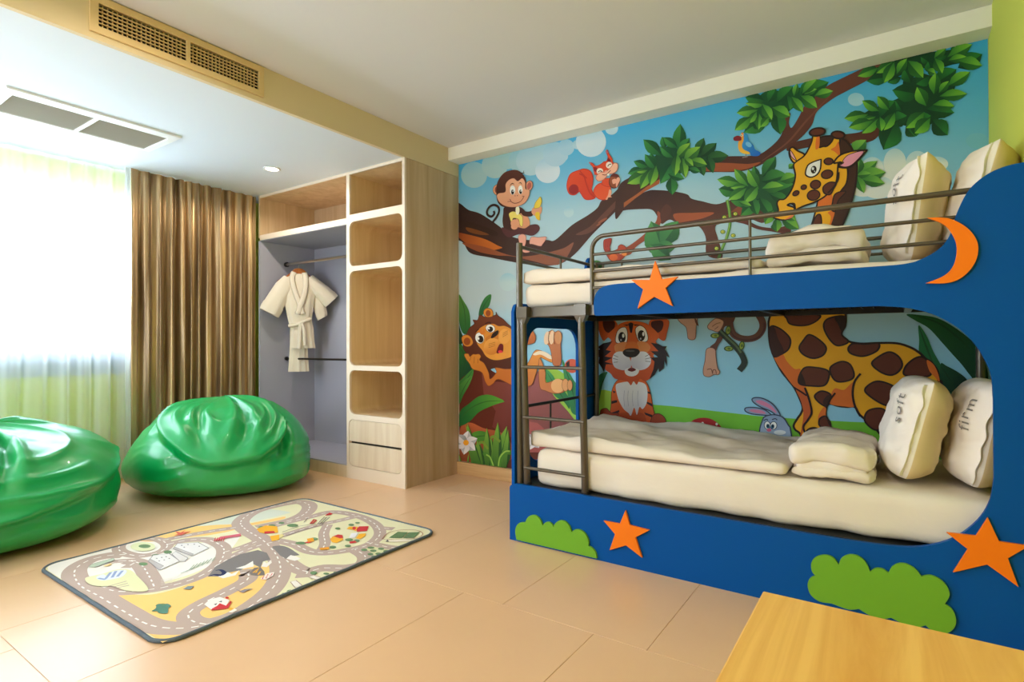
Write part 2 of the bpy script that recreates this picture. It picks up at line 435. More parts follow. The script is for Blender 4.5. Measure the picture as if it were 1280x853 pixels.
downlight(-0.95, 1.15, ZC, 'round recessed downlight in the main ceiling above the bed front', SPOT_W)
downlight(-2.45, -0.70, ZC, 'added unseen round downlight in the main ceiling behind the camera, left one', SPOT_W)  # unseen lamp, added to light bed and mural
downlight(-0.95, -0.70, ZC, 'added unseen round downlight in the main ceiling behind the camera, right one', SPOT_W)  # likewise added out of view as fill for the bed side
# ---------------------------------------------------------------- wardrobe
wd = thing('wardrobe', 'built-in pale oak open wardrobe with grey hanging bay, cubbies and drawers', 'wardrobe', (-4.05, 3.38, 0))
YW, YWB = 3.06, 3.69
XWL, XD0, XD1, XS0, XS1 = -5.02, -3.759, -3.722, -3.110, -3.083
box('side_panel', XS0 + .002, XS1, YW + .0202, YWB, 0, ZS - .001, M['oak'], wd)
tag(box('bay_side_panel', XWL - .02, XWL, YW, YWB, 0.10, 2.1, M['grey_lam'], wd), 'grey laminate side of the hanging bay')
box('upper_side_panel', XWL - .02, XWL, YW, YWB, 2.128, ZS - .001, M['oak'], wd)
tag(box('bay_back_panel', XWL, XD0, YWB - .02, YWB - .001, 0.10, 2.1, M['grey_lam'], wd), 'grey laminate back of the hanging bay')
box('upper_back_panel', XWL, XD0, YWB - .02, YWB - .001, 2.155, ZS - .001, M['oak'], wd)
box('top_panel', XWL, XS0, YW + .004, YWB - .02, ZS - .022, ZS - .001, M['oak'], wd)
box('top_edge', XWL, XS0, YW - .001, YW + .012, ZS - .024, ZS - .0008, M['oak_edge'], wd)
box('bay_shelf', XWL, XD0, YW, YWB - .02, 2.106, 2.155, M['oak_edge'], wd)
tag(box('bay_ceiling', XWL, XD0, YW + .006, YWB - .02, 2.100, 2.106, M['grey_lam'], wd), 'grey underside of the shelf')
box('divider', XD0, XD1, YW + .02, YWB, 0.0, ZS - .022, M['oak'], wd)
box('plinth', XWL - .02, XS0, YW + .002, YW + .022, 0, 0.098, M['oak_front'], wd)
tag(box('bay_floor', XWL, XD0, YW + .003, YWB - .02, 0.098, 0.108, M['grey_lam'], wd), 'grey floor of the hanging bay')
cub = [(2.176, 2.514, 0.004), (1.748, 2.116, .055), (0.931, 1.708, .055), (0.530, 0.892, .055)]
u0, u1 = XD1, XS0
outer = [(XD0, 0.098), (XS1, 0.098), (XS1, ZS - .001), (XD0, ZS - .001)]
holes = [rrect(u0, u1, a, b, r) for a, b, r in cub] + [rrect(XD1 - .010, XS0 - .010, 0.103, 0.487, .05)]
outer = [(XD0, 0.0), (XS1, 0.0), (XS1, ZS - .001), (XD0, ZS - .001)]
fan_plate([outer] + holes, lambda u, v, t: (u, YW + t, v), 0.02, 'face_frame', M['oak_edge'], wd)
for a, b, r in cub:
    L = rrect(u0 + .0012, u1 - .0012, a + .0012, b - .0012, r); n = len(L); D = YWB - .03
    V = [(u, YW + .0195, v) for u, v in L] + [(u, D, v) for u, v in L]
    Fc = [(k, (k + 1) % n, n + (k + 1) % n, n + k) for k in range(n)] + [tuple(range(n, 2 * n))]
    o = mk('cubby', V, Fc, M['oak_cubby'], wd)

# two drawers with rounded outer corners
def drawer(z0, z1, round_top):
    xa, xb = XD1 - .007, XS0 - .013; r = .047
    full = rrect(xa, xb, z0, z1, r, 6)
    if round_top: L = [(u, v) if v > z0 + r * 1.001 else ((xa if u < (xa + xb) / 2 else xb), z0 if v < z0 + r * .5 else v) for u, v in full]
    else: L = [(u, v) if v < z1 - r * 1.001 else ((xa if u < (xa + xb) / 2 else xb), z1 if v > z1 - r * .5 else v) for u, v in full]
    P = []
    for p in L:
        if not P or abs(P[-1][0] - p[0]) + abs(P[-1][1] - p[1]) > 1e-6: P.append(p)
    if abs(P[0][0] - P[-1][0]) + abs(P[0][1] - P[-1][1]) < 1e-6: P.pop()
    return fan_plate([P], lambda u, v, t: (u, YW + .001 + t, v), 0.018, 'drawer_front', M['oak_front'], wd, 0.002)
drawer(0.308, 0.484, True); drawer(0.106, 0.290, False)
box('drawer_recess', XD1 - .01, XS0 - .01, YW + .022, YW + .03, 0.10, 0.49, M['dark_steel'], wd)
for z, r in ((1.905, .013), (0.966, .010)):
    tube('hanging_rod', [(XWL, 3.34, z), (XD0, 3.34, z)], r, M['steel'] if z > 1.5 else M['dark_steel'], wd)
    tube('rod_socket', [(XWL, 3.34, z), (XWL + .02, 3.34, z)], r * 1.9, M['dark_steel'], wd)

# ---------------------------------------------------------------- robe on hanger
HC = Vector((-4.81, 3.34, 0)); HD = Vector((.5, .866, 0)); HN = Vector((.866, -.5, 0))
def hp(k, z, n=0.0): return HC + HD * k + HN * n + Vector((0, 0, z))
def hanger(nm, dn, label):
    t = thing(nm, label, 'hanger', hp(0, 1.78, dn))
    L = catmull([(-.19, 1.725), (-.10, 1.785), (-.035, 1.845), (.035, 1.845), (.10, 1.785), (.19, 1.725), (.19, 1.705), (.09, 1.745), (0, 1.765), (-.09, 1.745), (-.19, 1.705)], True, 5)
    fan_plate([L], lambda u, v, tt: hp(u, v, dn - .008 + tt), 0.016, 'hanger_arm', M['hanger'], t, 0.003)
    pts = [hp(0, 1.84, dn), hp(0, 1.875, dn)] + [hp(0, 1.905, dn) + HD * (.022 * math.sin(a)) * 0 + HD.cross(Vector((0, 0, 1))) * 0 + Vector((0, .0155 * math.cos(a), .0155 * math.sin(a))) for a in [R(-60 + 30 * i) for i in range(8)]]
    tube('hanger_hook', pts, .0022, M['steel'], t, 8)
    return t
hanger('coat_hanger', 0.0, 'wooden coat hanger holding the white robe, the front one of the two')
hanger('coat_hanger', -0.055, 'bare-topped wooden coat hanger on the rod close behind the robe')
rb = thing('bathrobe', 'short-sleeved white waffle bathrobe tied with a belt on a wooden hanger', 'bathrobe', hp(0, 1.0))
def loft(name, rings, mt, parent, n=28, cap=True):
    """rings: list of (k_center, z, half_k, half_n, n_off, ripple, nrip)"""
    V = []; Fc = []
    for (kc, z, hk, hn, no, rip, nr, dz) in rings:
        for i in range(n):
            a = 2 * math.pi * i / n
            rr = 1 + rip * math.sin(nr * a)
            V.append(hp(kc + hk * math.cos(a) * rr, z + dz * math.cos(a), no + hn * math.sin(a) * rr))
    for j in range(len(rings) - 1):
        for i in range(n): Fc.append((j * n + i, j * n + (i + 1) % n, (j + 1) * n + (i + 1) % n, (j + 1) * n + i))
    if cap: Fc.append(tuple(range(n))); Fc.append(tuple((len(rings) - 1) * n + i for i in range(n)))
    o = mk(name, V, Fc, mt, parent, smooth=True)
    e = o.modifiers.new('edges', 'EDGE_SPLIT'); e.split_angle = R(70)
    return o
loft('robe_body', [(.01, 1.795, .05, .030, 0, 0, 7, 0), (.005, 1.77, .10, .036, 0, 0, 7, 0), (.0, 1.73, .165, .040, 0, .01, 9, 0), (0, 1.66, .165, .045, .005, .02, 9, 0), (0, 1.57, .145, .052, .01, .03, 9, 0),
                   (0.005, 1.47, .125, .055, .01, .05, 9, 0), (.01, 1.36, .105, .05, .01, .06, 9, .02), (.02, 1.30, .095, .045, .005, .07, 11, .03), (.025, 1.25, .10, .05, .005, .09, 11, .02), (.03, 1.15, .10, .05, .005, .12, 11, 0), (.04, 1.07, .10, .05, .005, .13, 11, 0)], M['robe'], rb, 44)
loft('robe_tail', [(.0, 1.28, .075, .025, -.03, .06, 9, 0), (.0, 1.1, .075, .03, -.03, .10, 9, 0), (.0, .95, .08, .03, -.03, .13, 9, 0), (.0, .84, .085, .032, -.03, .16, 9, 0)], M['robe'], rb, 36)
loft('sleeve', [(-.085, 1.745, .05, .040, .0, 0, 5, -.03), (-.135, 1.66, .074, .055, .005, .02, 7, -.040), (-.19, 1.56, .078, .058, .012, .04, 7, -.042), (-.235, 1.475, .080, .058, .016, .05, 7, -.044)], M['robe'], rb, 28)
loft('sleeve_cuff', [(-.230, 1.485, .086, .064, .016, .04, 7, -.046), (-.252, 1.440, .086, .064, .016, .05, 7, -.046), (-.268, 1.408, .082, .060, .016, .05, 7, -.044)], M['robe'], rb, 28)
loft('sleeve', [(.085, 1.755, .04, .040, .0, 0, 5, .04), (.15, 1.685, .052, .055, .005, .02, 7, .050), (.22, 1.625, .056, .058, .008, .04, 7, .056), (.275, 1.570, .058, .056, .010, .05, 7, .058)], M['robe'], rb, 28)
loft('sleeve_cuff', [(.265, 1.580, .062, .061, .010, .04, 7, .060), (.290, 1.553, .062, .061, .010, .05, 7, .060), (.306, 1.535, .060, .058, .010, .05, 7, .058)], M['robe'], rb, 28)
loft('sleeve_lining', [(.165, 1.60, .045, .03, -.02, .03, 7, .02), (.195, 1.49, .055, .035, -.022, .05, 7, .02), (.215, 1.40, .052, .035, -.022, .05, 7, .022), (.222, 1.37, .044, .03, -.022, .05, 7, .025)], M['robe'], rb, 28)
# collar: two crossing bands
def band(name, pts, w, th, parent):
    L = catmull([(p[0], p[1], p[2]) for p in pts], False, 6); V = []; Fc = []
    for i, (k, z, nn) in enumerate(L):
        a, b = L[max(i - 1, 0)], L[min(i + 1, len(L) - 1)]
        d = Vector((b[0] - a[0], b[1] - a[1])).normalized(); q = Vector((-d.y, d.x))
        for s, t in ((-1, 0), (-.6, 1), (.6, 1), (1, 0), (0, -.5)):
            V.append(hp(k + q.x * w * s, z + q.y * w * s, nn + th * t))
    for i in range(len(L) - 1):
        for j in range(5): Fc.append((i * 5 + j, i * 5 + (j + 1) % 5, i * 5 + 5 + (j + 1) % 5, i * 5 + 5 + j))
    Fc.append((0, 1, 2, 3, 4)); m = (len(L) - 1) * 5; Fc.append((m, m + 1, m + 2, m + 3, m + 4))
    return mk(name, V, Fc, M['robe'], parent, True)
band('collar', [(-.045, 1.81, .02), (-.065, 1.74, .044), (-.04, 1.62, .060), (0.0, 1.50, .070), (.03, 1.40, .066)], .026, .012, rb)
band('collar', [(.05, 1.81, .02), (.06, 1.74, .046), (.05, 1.62, .064), (.015, 1.50, .076), (-.02, 1.40, .072)], .026, .012, rb)
band('belt', [(-.10, 1.285, .035), (-.04, 1.295, .064), (.03, 1.325, .068), (.11, 1.36, .040)], .016, .008, rb)
band('belt', [(.0, 1.31, .072), (.005, 1.25, .080), (.0, 1.15, .080), (-.005, 1.06, .078)], .016, .006, rb)
band('belt', [(.02, 1.31, .072), (.04, 1.24, .080), (.045, 1.14, .080), (.05, 1.10, .078)], .016, .006, rb)
band('neck_label', [(.0, 1.745, .037), (.022, 1.745, .037)], .010, .002, rb)['label'] = 'small woven label inside the collar'

# ---------------------------------------------------------------- bunk bed
bed = thing('bunk_bed', 'blue panelled children\'s bunk bed with grey tube ladder and guard rails', 'bunk bed', (-0.70, 3.12, 0))
YP = 2.602
def arc(pts): return catmull(pts, False, 5)
prof = [(-1.80, 0), (-1.80, .285)] + arc([(-1.80, .285), (-1.795, .303), (-1.768, .316), (-1.74, .318)]) + [(-.20, .312)] + \
    arc([(-.20, .312), (-.03, .318), (.075, .335), (.17, .383), (.240, .460), (.276, .540), (.287, .62)]) + arc([(.287, .90), (.282, .983), (.262, 1.047), (.230, 1.108), (.180, 1.165), (.114, 1.209), (.039, 1.234), (-.05, 1.245)]) + \
    [(-1.262, 1.245)] + arc([(-1.271, 1.256), (-1.271, 1.325), (-1.252, 1.370), (-1.206, 1.395), (-1.14, 1.401)]) + arc([(-.03, 1.400), (.03, 1.402), (.078, 1.413), (.135, 1.447), (.168, 1.495), (.190, 1.576), (.224, 1.653), (.273, 1.700), (.328, 1.722), (.396, 1.728)]) + [(.396, 0)]
cl = []
for p in prof:
    if not cl or abs(cl[-1][0] - p[0]) + abs(cl[-1][1] - p[1]) > 1e-4: cl.append(p)
fan_plate([cl], lambda u, v, t: (u, YP + t, v), 0.020, 'front_panel', M['blue'], bed, 0.003)
ep = [(2.623, 0), (3.665, 0), (3.665, 1.62)] + arc([(3.665, 1.60), (3.655, 1.675), (3.60, 1.715), (3.545, 1.675), (3.52, 1.55), (3.48, 1.42), (3.40, 1.345), (3.30, 1.336)]) + [(2.70, 1.336)] + arc([(2.70, 1.336), (2.645, 1.325), (2.623, 1.285)])
fan_plate([ep, rrect(2.76, 3.40, .40, 1.20, .13)], lambda u, v, t: (-1.80 + t, u, v), 0.020, 'end_panel', M['blue'], bed, 0.002)
# cut-out decorations screwed on the front panel
def cutout(name, pts, mt, label): return tag(fan_plate([pts], lambda u, v, t: (u, YP - .014 + t, v), 0.0138, name, mt, bed, 0.0015), label)
cutout('star_cutout', [(-.943, 1.498), (-.910, 1.407), (-.832, 1.414), (-.892, 1.365), (-.859, 1.277), (-.948, 1.326), (-1.032, 1.272), (-1.003, 1.364), (-1.065, 1.415), (-.970, 1.408)], M['orange'], 'orange star on the upper band')
cutout('star_cutout', [(-1.099, .282), (-1.077, .213), (-.977, .206), (-1.048, .158), (-1.014, .066), (-1.096, .110), (-1.185, .068), (-1.155, .154), (-1.217, .210), (-1.129, .210)], M['orange'], 'orange star low on the base beside the small bush')
cutout('star_cutout', [(.268, .481), (.298, .402), (.376, .402), (.321, .348), (.348, .254), (.265, .314), (.169, .264), (.212, .357), (.151, .406), (.235, .410)], M['orange'], 'orange star at the right end')
cutout('moon_cutout', catmull([(.102, 1.567), (.102, 1.567), (.163, 1.557), (.211, 1.522), (.240, 1.478), (.248, 1.434), (.237, 1.384), (.205, 1.340), (.162, 1.320), (.096, 1.323), (.096, 1.323), (.150, 1.347), (.178, 1.383), (.188, 1.440), (.179, 1.488), (.152, 1.535)], True, 5), M['orange'], 'orange crescent moon')
def on_plane(axis, val, x, y):
    d = CF * F_PX + CR * (x - 640) - CU * (y - 426.5); i = 'xyz'.index(axis); o = Vector((0, 0, CAM_H))
    return o + d * ((val - o[i]) / d[i])
def bumps(crop, pts, sc, corner=()):
    out = []
    for i, (x, y) in enumerate(pts):
        p = on_plane('y', YP - .01, crop[0] + x / sc, crop[1] + y / sc); out.append((p.x, p.z))
        if i in corner: out.append((p.x, p.z))
    return out
b1 = bumps((625, 560), [(128, 708), (118, 640), (125, 600), (150, 572), (195, 568), (206, 540), (230, 517), (270, 515), (305, 545), (327, 592), (345, 570), (370, 565), (395, 580), (410, 606), (420, 578), (450, 555), (490, 558), (525, 590), (547, 642), (570, 624), (610, 625), (650, 655), (675, 705), (675, 748), (705, 765), (730, 800), (739, 845)], 6.093, (0, 4, 9, 13, 18, 23, 26))
b1[-1] = (b1[-1][0], .012); b1[-2] = (b1[-2][0], .012); b1[0] = (b1[0][0], .012); b1[1] = (b1[1][0], .012)
cutout('bush_cutout', catmull(b1, True, 4), M['green'], 'small green bush at the left end of the base')
b2 = bumps((900, 600), [(470, 520), (420, 512), (383, 485), (369, 445), (378, 416), (402, 404), (386, 382), (385, 348), (405, 325), (440, 317), (475, 326), (500, 357), (510, 332), (540, 316), (580, 320), (612, 345), (632, 387), (655, 373), (685, 375), (710, 392), (725, 366), (755, 352), (790, 356), (825, 378), (848, 407), (885, 402), (925, 418), (955, 448), (967, 485), (946, 523), (972, 540), (990, 570), (993, 605), (978, 632), (940, 650), (900, 640), (865, 612), (830, 620), (780, 610), (720, 580), (680, 585), (630, 570), (585, 543), (540, 545)], 3.368, (0, 5, 11, 16, 19, 24, 29, 36, 39, 42))
cutout('bush_cutout', catmull(b2, True, 4), M['green'], 'large green bush right of the middle of the base')
# posts, ladder, rails
for x, y, z0, z1 in ((-1.757, 2.645, 0.02, 1.675), (-1.757, 3.63, 0.02, 1.68), (.352, 2.645, .02, 1.66), (.352, 3.63, .02, 1.66)):
    tube('corner_post', [(x, y, z0), (x, y, z1)], .0185, M['bed_metal'], bed, 16)
lad = thing('ladder', None, None, (-1.53, 2.602, 0)); lad.parent = bed; lad.location = Vector((-1.53, 2.602, 0)) - bed.location
for x in (-1.706, -1.345):
    tube('ladder_rail', [(x, 2.645, .315), (x, 2.64, .325), (x, 2.605, 1.19), (x, 2.605, 1.25)], .019, M['bed_metal'], lad, 16)
    mk('ladder_bracket', [(x - .034, 2.585, 1.250), (x + .034, 2.585, 1.250), (x + .034, 2.585, 1.308), (x - .034, 2.585, 1.308), (x - .034, 2.628, 1.250), (x + .034, 2.628, 1.250), (x + .034, 2.628, 1.308), (x - .034, 2.628, 1.308), (x - .017, 2.590, 1.215), (x + .017, 2.590, 1.215), (x - .017, 2.620, 1.215), (x + .017, 2.620, 1.215)],
       [(0, 1, 2, 3), (7, 6, 5, 4), (3, 2, 6, 7), (0, 3, 7, 4), (1, 5, 6, 2), (8, 9, 1, 0), (10, 4, 5, 11), (8, 0, 4, 10), (9, 11, 5, 1), (8, 10, 11, 9)], M['bed_metal'], lad)
    tube('rail_foot', [(x, 2.645, .312), (x, 2.645, .330)], .023, M['bed_dark'], lad, 16)
for z in (.974, .695, .411):
    yy = 2.64 - (z - .325) / .865 * .035
    tube('rung', [(-1.715, yy - .012, z), (-1.335, yy - .012, z)], .0095, M['bed_metal'], lad)
def bent(x0, z0, z1, x1, y, r=.07):
    pts = [(x0, y, z0), (x0, y, z1 - r)]
    pts += [(x0 + r - r * math.cos(a), y, z1 - r + r * math.sin(a)) for a in [R(15 * i) for i in range(1, 7)]]
    return pts + [(x1, y, z1)]
YG = 2.645
gd = tube('guard_rail', bent(-1.302, 1.25, 1.660, .34, YG), .0115, M['bed_metal'], bed, 14)
for z in (1.567, 1.479, 1.393): tube('guard_bar', [(-1.302, YG, z), (.34, YG, z)], .0078, M['bed_metal'], gd)
tube('guard_upright', [(-.528, YG, 1.30), (-.528, YG, 1.66)], .0065, M['bed_metal'], gd)
fr = tube('foot_rail', [(-1.757, 2.645, 1.655), (-1.757, 3.63, 1.655)], .0105, M['bed_metal'], bed)
tube('foot_bar', [(-1.757, 2.645, 1.573), (-1.757, 3.63, 1.573)], .0085, M['bed_metal'], fr)
tube('foot_upright', [(-1.757, 3.12, 1.573), (-1.757, 3.12, 1.655)], .0075, M['bed_metal'], fr)
rr = tube('rear_rail', [(-1.757, 3.63, 1.672), (.352, 3.63, 1.672)], .0105, M['bed_metal'], bed)
tube('rear_bar', [(-1.757, 3.63, 1.585), (.352, 3.63, 1.585)], .0085, M['bed_metal'], rr)
for x in (-1.70, -1.56, -.53): tube('rear_upright', [(x, 3.63, 1.585), (x, 3.63, 1.672)], .0075, M['bed_metal'], rr)
lf = tube('lower_foot_rail', [(-1.765, 2.645, .742), (-1.765, 3.63, .742)], .0095, M['bed_dark'], bed)
tube('lower_foot_upright', [(-1.765, 3.0, .33), (-1.765, 3.0, .742)], .006, M['bed_dark'], lf)
box('deck_beam', -1.74, .352, 2.628, 2.652, 1.250, 1.306, M['bed_metal'], bed, .004)
box('deck_beam', -1.74, .352, 3.60, 3.625, 1.262, 1.306, M['bed_dark'], bed, .004)
box('deck_beam', -1.77, -1.745, 2.66, 3.61, 1.262, 1.306, M['bed_metal'], bed, .004)
for x in (-1.2, -.56, .04): box('deck_crossbar', x, x + .03, 2.655, 3.60, 1.262, 1.285, M['steel'] if x > 0 else M['bed_dark'], bed)
mb = MB()
for i in range(40): x = -1.72 + 2.05 * i / 39; mb.box(x - .002, x + .002, 2.652, 3.60, 1.286, 1.290)
for j in range(18): y = 2.67 + .92 * j / 17; mb.box(-1.74, .352, y - .002, y + .002, 1.290, 1.294)
tag(mb.obj('deck_wire_mesh', M['bed_dark'], bed), kind='stuff')
box('deck_cover', -1.74, .352, 2.655, 3.60, 1.296, 1.306, M['bed_dark'], bed)
box('lower_deck', -1.77, .352, 2.623, 3.66, .270, .315, M['bed_dark'], bed)

# ---------------------------------------------------------------- bedding
def wr(p, sc, amp, seed): return amp * noise.noise((p.x * sc, p.y * sc * 1.3, p.z * sc + seed))
def d_matt(seed):
    def f(p, n):
        a = wr(p, 3.0, .008, seed) + wr(p, 8, .006, seed + 3) + .006 * noise.noise(((p.x + p.z * 1.2) * 9, p.y * 4, seed)) * (1 if n.y < -.3 else 0)
        return p + n * a
    return f
M['matt'] = M['sheet']
tag(soft_box('mattress', -1.66, .345, 2.655, 3.60, .317, .515, .045, M['sheet'], None, .03, d_matt(1)), 'white sheeted mattress on the lower bunk', 'mattress')
tag(soft_box('mattress', -1.735, .345, 2.665, 3.59, 1.308, 1.432, .035, M['sheet'], None, .03, d_matt(5)), 'white sheeted mattress on the upper bunk', 'mattress')
def d_quilt(seed, xr, lift):
    def f(p, n):
        t = max(0, min(1, (xr - p.x) / 1.5))
        q = p.copy()
        up = 1 if n.z > .1 else 0
        rid = math.sin((p.x * 1.2 + p.y * 5.5 + 1.5 * noise.noise((p.x * 1.3, p.y * 1.3, seed))) * 3.0)
        q.z += up * (lift * t + .020 * rid * noise.noise((p.x * 1.7, p.y * 2.0, seed + 9)) + wr(p, 3.4, .024, seed) + wr(p, 10, .010, seed + 2) + wr(p, 24, .004, seed + 3))
        if n.y < -.3 or n.x < -.3: q += n * (wr(p, 6, .012, seed + 4))
        return q
    return f
tag(soft_box('quilt', -1.70, -.39, 2.665, 3.585, .526, .566, .0195, M['sheet'], None, .022, d_quilt(2, -.4, .048)), 'white quilt spread flat along the lower bunk mattress', 'quilt')
tag(soft_box('quilt', -1.75, -.485, 2.66, 3.585, 1.443, 1.484, .020, M['sheet'], None, .022, d_quilt(8, -.4, .035)), 'white quilt spread flat along the upper bunk mattress', 'quilt')
def folded(name, x0, x1, y0, y1, z0, z1, label, seed):
    """a quilt folded over itself: a spiral-like section of the front face swept across the bed"""
    t = thing(name, label, 'quilt', ((x0 + x1) / 2, (y0 + y1) / 2, z0))
    h = z1 - z0
    for a, b, nm, e in ((0, .30, 'lower_fold', 0), (.22, .48, 'middle_fold', .03), (.40, 1, 'upper_fold', .0)):
        def f(p, n, s=seed + a * 7): 
            q = p + n * (wr(p, 8, .020, s) + wr(p, 22, .008, s))
            u = (p.x - (x0 + x1) / 2) / (x1 - x0) * 2; q.z -= .22 * h * u * u * (a + .2)
            return q
        soft_box(nm, x0 + e, x1 - e * .3, y0 + e * .6, y1, z0 + h * a, z0 + h * b, min(.028, h * (b - a) * .48), M['sheet'], t, .018, f)
    return t
folded('folded_quilt', -.385, -.075, 2.69, 3.28, .530, .672, 'white quilt folded into a pad beside the lower bunk pillows', 3)
folded('folded_quilt', -.47, -.10, 2.70, 3.28, 1.448, 1.60, 'white quilt folded into a pad on the upper bunk before its pillows', 12)

# ---------------------------------------------------------------- pillows
def text_mesh(body, size):
    cu = bpy.data.curves.new('lettering', 'FONT'); cu.body = body; cu.size = size; cu.align_x = 'CENTER'; cu.align_y = 'CENTER'; cu.space_character = 1.15; cu.resolution_u = 3
    ob = bpy.data.objects.new('lettering_tmp', cu); COL.objects.link(ob)
    dg = bpy.context.evaluated_depsgraph_get(); dg.update()
    me = bpy.data.meshes.new_from_object(ob.evaluated_get(dg)); bpy.data.objects.remove(ob); bpy.data.curves.remove(cu)
    return me
PW, PH, PT = .56, .41, .205
def pz(u, v, side, seed):
    """bulge of a pillow face at u,v in -1..1"""
    e = max(0, (1 - abs(u) ** 3.0)) ** .6 * max(0, (1 - abs(v) ** 4.5)) ** .5
    w = .018 * noise.noise((u * 2.1, v * 2.3, seed)) + .007 * noise.noise((u * 6, v * 6, seed + 4))
    return side * (PT / 2 * e * (1 + 0 * w) + w * min(1, e * 2))
def puv(u, v, seed):
    # outline pinched between the corners
    k = 1 + .04 * (1 - u * u); q = 1 - .02 * (1 - v * v) - .10 * max(0, abs(v) - .6) ** 2 * 4
    lowr = 1 - (.14 * abs(v) ** 5 if v < 0 else 0)
    return u * PW / 2 * q * lowr, v * PH / 2 * k * (1 - (.05 * u ** 6 if v < 0 else 0))
def pillow(label, loc, rot, seed, word=None, wpos=(.2, .5), flange=True):
    t = thing('pillow', label, 'pillow', loc, 'pillows on the bunk bed'); t.rotation_euler = rot
    n = 48
    for side, nm, mt in ((1, 'pillow_front', M['pillow_white']), (-1, 'pillow_back', M['pillow_back'])):
        V = []; Fc = []
        for j in range(n + 1):
            for i in range(n + 1):
                u, v = -1 + 2 * i / n, -1 + 2 * j / n
                u = math.sin(u * math.pi / 2); v = math.sin(v * math.pi / 2)
                a, b = puv(u, v, seed); V.append((a, b, pz(u, v, side, seed + (0 if side > 0 else 20))))
        for j in range(n):
            for i in range(n):
                k = j * (n + 1) + i; Fc.append((k, k + 1, k + n + 2, k + n + 1))
        mk(nm, V, Fc, mt, t, True, world=False)
    # flap of the pillowcase running along the near edge, wavy
    V = []; Fc = []; m = 60; rows = 5
    for i in range(m + 1):
        v = -.93 + 1.86 * i / m
        for j in range(rows):
            s = j / (rows - 1)
            w = (.030 + .012 * noise.noise((v * 3.1, seed, 0)) + .006 * noise.noise((v * 9, seed, 3))) * (1 - .75 * abs(v) ** 6)
            a, b = puv(1, max(-1, min(1, v)), seed)
            a0 = a - .02; V.append((a0 + w * s, v * PH / 2, .010 + .016 * noise.noise((v * 3, seed * 2, 5)) * s + .014 * s))
    for i in range(m):
        for j in range(rows - 1): k = i * rows + j; Fc.append((k, k + 1, k + rows + 1, k + rows))
    o = mk('pillowcase_flap', V, Fc, M['pillow_white'], t, True, world=False)
    e = o.modifiers.new('solid', 'SOLIDIFY'); e.thickness = .003
    if word:
        me = text_mesh(word, .070)
        for vtx in me.vertices:
            x, y = vtx.co.x, vtx.co.y
            a, b = wpos[0] * PW / 2 - y, wpos[1] * PH / 2 + x    # turned a quarter
            u, v = a / (PW / 2), b / (PH / 2)
            vtx.co = (a, b, pz(max(-1, min(1, u)), max(-1, min(1, v)), 1, seed) + .0055)
        me.materials.append(M['ink'])
        lo = bpy.data.objects.new('lettering', me); COL.objects.link(lo); lo.parent = t; lo['label'] = 'grey printed word %s' % word
    return t
def pillow_rot(lean, turn):
    X = Vector((0, -1, 0)); Yv = Vector((0, 0, 1)); Z = Vector((-1, 0, 0))   # x: towards the room, y: up, z: towards the foot end
    base = Matrix((X, Yv, Z)).transposed()
    return (Matrix.Rotation(turn, 3, 'Z') @ Matrix.Rotation(lean, 3, 'Y') @ base).to_euler()
pillow('plump white pillow printed soft, standing on the lower bunk', (.062, 2.985, .745), pillow_rot(R(13), R(4)), 1.0, 'soft', (.72, .36))
pillow('white pillow printed firm, leaning on the lime wall of the lower bunk', (.284, 3.0, .740), pillow_rot(R(10), R(2)), 2.3, 'firm', (.80, .36))
pillow('plump white pillow printed soft, standing on the upper bunk', (.072, 2.99, 1.648), pillow_rot(R(7), R(3)), 3.1, 'soft', (.66, .36))
pillow('white pillow on the upper bunk leaning on the lime wall beside the blue panel', (.288, 3.0, 1.66), pillow_rot(R(14), R(-2)), 4.7)

